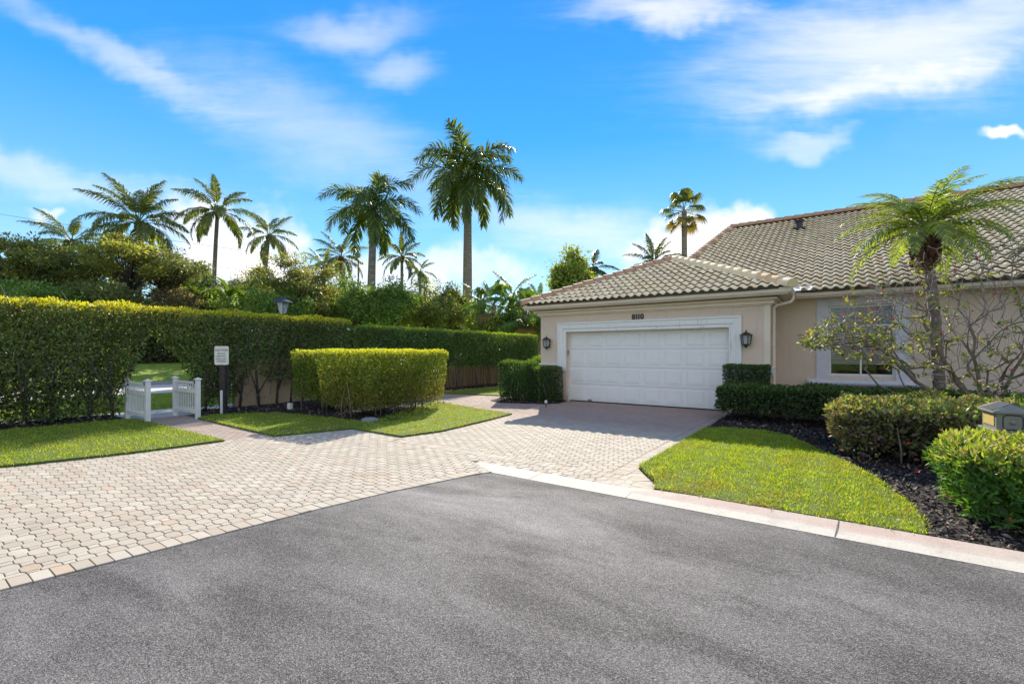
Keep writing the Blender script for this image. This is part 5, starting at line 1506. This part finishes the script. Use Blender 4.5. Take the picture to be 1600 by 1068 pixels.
# a far belt of trees closing the horizon
def far_belt():
    n = 60000; th = RG.uniform(math.radians(-75), math.radians(72), n)
    d = 72+RG.random(n)*10
    u = -ST*np.cos(th)*d+CT*np.sin(th)*d; v = CT*np.cos(th)*d+ST*np.sin(th)*d
    top = 7.2+1.6*np.sin(th*23)+1.0*np.sin(th*61+1)+.7*np.sin(th*131)
    z = top*(1-RG.random(n)**1.6*1.0)
    P = np.column_stack([u, v, z])
    L = .9*(.6+.8*RG.random(n)); a = leaf_arrays(P, rdir(n), rdir(n)+np.array([0, 0, .6]), L, L*.6, vary(MGn+DK, n, .3))
    o = np_mesh('distant_trees', a[0], a[1], a[2], M['leaf']); tag(o, 'dark belt of distant trees along the horizon', 'trees', kind='stuff')
far_belt()
# dark hedge on the bank across the street
hedge('street_hedge', 'dark clipped hedge on the bank across the street, seen through the archway', 'hedge', (-35.0, 9, 0.9), (1.6, 26, 1.9), 170, .17, DK, MGn, bottom=.0, amp=.15, shade_in=.4, rnd=.4)

# ------------------------------------------------------------------ open branching shrub tree by the window
def shrub_tree():
    rng = random.Random(21); b = (1.95, 10.35)
    t = thing('flowering_tree', 'open multi-stemmed small tree with red flowers before the window', 'tree', (b[0], b[1], 0))
    # points the twigs reach for, filling a wide low dome
    nodes = [Vector((0, 0, .50))]; par = [-1]; plen = [0.0]; tdir = [Vector((0, 0, 1))]
    def add(p, k):
        nodes.append(p); par.append(k); plen.append(plen[k]+(p-nodes[k]).length); tdir.append((p-nodes[k]).normalized()); return len(nodes)-1
    for (tx, ty, tz, bow) in ((-1.55, -.35, 1.25, -.22), (-1.35, .30, 1.75, -.15), (-.75, -.15, 2.15, -.1), (-.15, .2, 2.3, 0), (.55, -.1, 2.1, -.1), (1.35, -.2, 1.75, -.18), (-1.0, -.6, 1.05, -.2), (1.5, .35, 1.35, -.2)):
        k = 0; n = 7
        for i in range(1, n+1):
            q = i/n; p = Vector((tx*q, ty*q, .5+(tz-.5)*q+bow*math.sin(PI*q)))+Vector((rng.uniform(-.035, .035), rng.uniform(-.035, .035), rng.uniform(-.03, .03)))
            k = add(p, k)
    pts = []
    while len(pts) < 2500:
        x = rng.uniform(-2.5, 2.4); y = rng.uniform(-1.05, .95); zt = 3.5-1.6*(x/2.45)**2-.5*y*y; zl = .78+.40*min(abs(x), 2.4)
        if zt <= zl: continue
        z = rng.uniform(zl, zt)
        if rng.random() > .45+.55*min(1, (z-zl)/.8): continue
        pts.append(Vector((x, y, z)))
    pts.sort(key=lambda p: (p-nodes[0]).length)
    N = np.zeros((len(nodes)+4*len(pts)+5, 3)); PL = np.zeros(len(N)); DD = np.zeros((len(N), 3)); m_ = len(nodes)
    for i in range(m_): N[i] = nodes[i]; PL[i] = plen[i]; DD[i] = tdir[i]
    for p in pts:
        v = np.array(p)-N[:m_]; dist = np.linalg.norm(v, axis=1)+1e-6; cosn = np.einsum('ij,ij->i', v, DD[:m_])/dist
        cost = dist*(1.35-.5*cosn)+.16*PL[:m_]
        k = int(np.argmin(cost)); L = dist[k]; ns = 1 if L < .22 else 2
        for j in range(1, ns+1):
            q = nodes[k].lerp(p, 1/(ns-j+1))
            if j < ns: q = q+Vector((rng.uniform(-.03, .03), rng.uniform(-.03, .03), rng.uniform(-.01, .04)))
            k = add(q, k); N[m_] = q; PL[m_] = plen[k]; DD[m_] = tdir[k]; m_ += 1
    n = len(nodes); w = [0.0]*n; kids = [0]*n
    for i in range(1, n): kids[par[i]] += 1
    for i in range(n-1, 0, -1):
        if kids[i] == 0: w[i] += 1
        w[par[i]] += w[i]
    R = [max(.0042, .0029*(x**.50)) for x in w]
    trunk = MB(); br = MB(); tw = MB()
    trunk.tube([(0, 0, -.05), (.03, .01, .25), (0, 0, .52)], [.12, .095, .09], 8)
    for i in range(1, n):
        k = par[i]; mb = trunk if R[i] > .010 else tw
        r0 = min(R[k], R[i]*1.35)
        mb.tube([nodes[k]-tdir[i]*.01, nodes[i]], [r0, R[i]], 6 if R[i] > .02 else 4, cap=False)
    trunk.build('trunk', M['bark_pale'], t, smooth=True)
    stuff(tw.build('twigs', M['twig'], t, smooth=True))
    P = []; D = []; fl = []
    for i in range(1, n):
        if kids[i]: continue
        p = nodes[i]; d = tdir[i]; r = rng.random(); low = p.z < 2.15
        pr = (.70 if p.x < -.5 else .45) if low else .17
        if r < pr:
            for k in range(rng.randint(6, 13)):
                P.append(tuple(p-d*rng.random()*.16)); D.append((d.x*.5+rng.uniform(-1, 1), d.y*.5+rng.uniform(-1, 1), rng.uniform(-.6, .5)))
        elif r > (.74 if p.x < -1.0 else .86): fl.append(p+d*.02)
    m2 = len(P); P = np.array(P); D = np.array(D); L = .088*(.7+.6*RG.random(m2))
    cols = vary([(0.12, 0.17, 0.06), (0.18, 0.22, 0.08), (0.34, 0.38, 0.07), (0.44, 0.45, 0.08), (0.11, 0.15, 0.08)], m2, .25)
    a = leaf_arrays(P, D, rdir(m2)*.6+np.array([0, 0, 1.]), L, L*.36, cols, big=True, droop=.12)
    stuff(np_mesh('foliage', a[0], a[1], a[2], M['leaf_glossy'], t))
    for p in fl[:150]: flower('flower', t, tuple(p), rng.uniform(.026, .042), M['flowerp'])
M['twig'] = plain('twig_bark', (0.30, 0.225, 0.20), (0.17, 0.125, 0.115), 18, .85)
M['flowerp'] = plain('coral_petal', (0.62, 0.10, 0.10), (0.52, 0.07, 0.08), 5, .6)
shrub_tree()
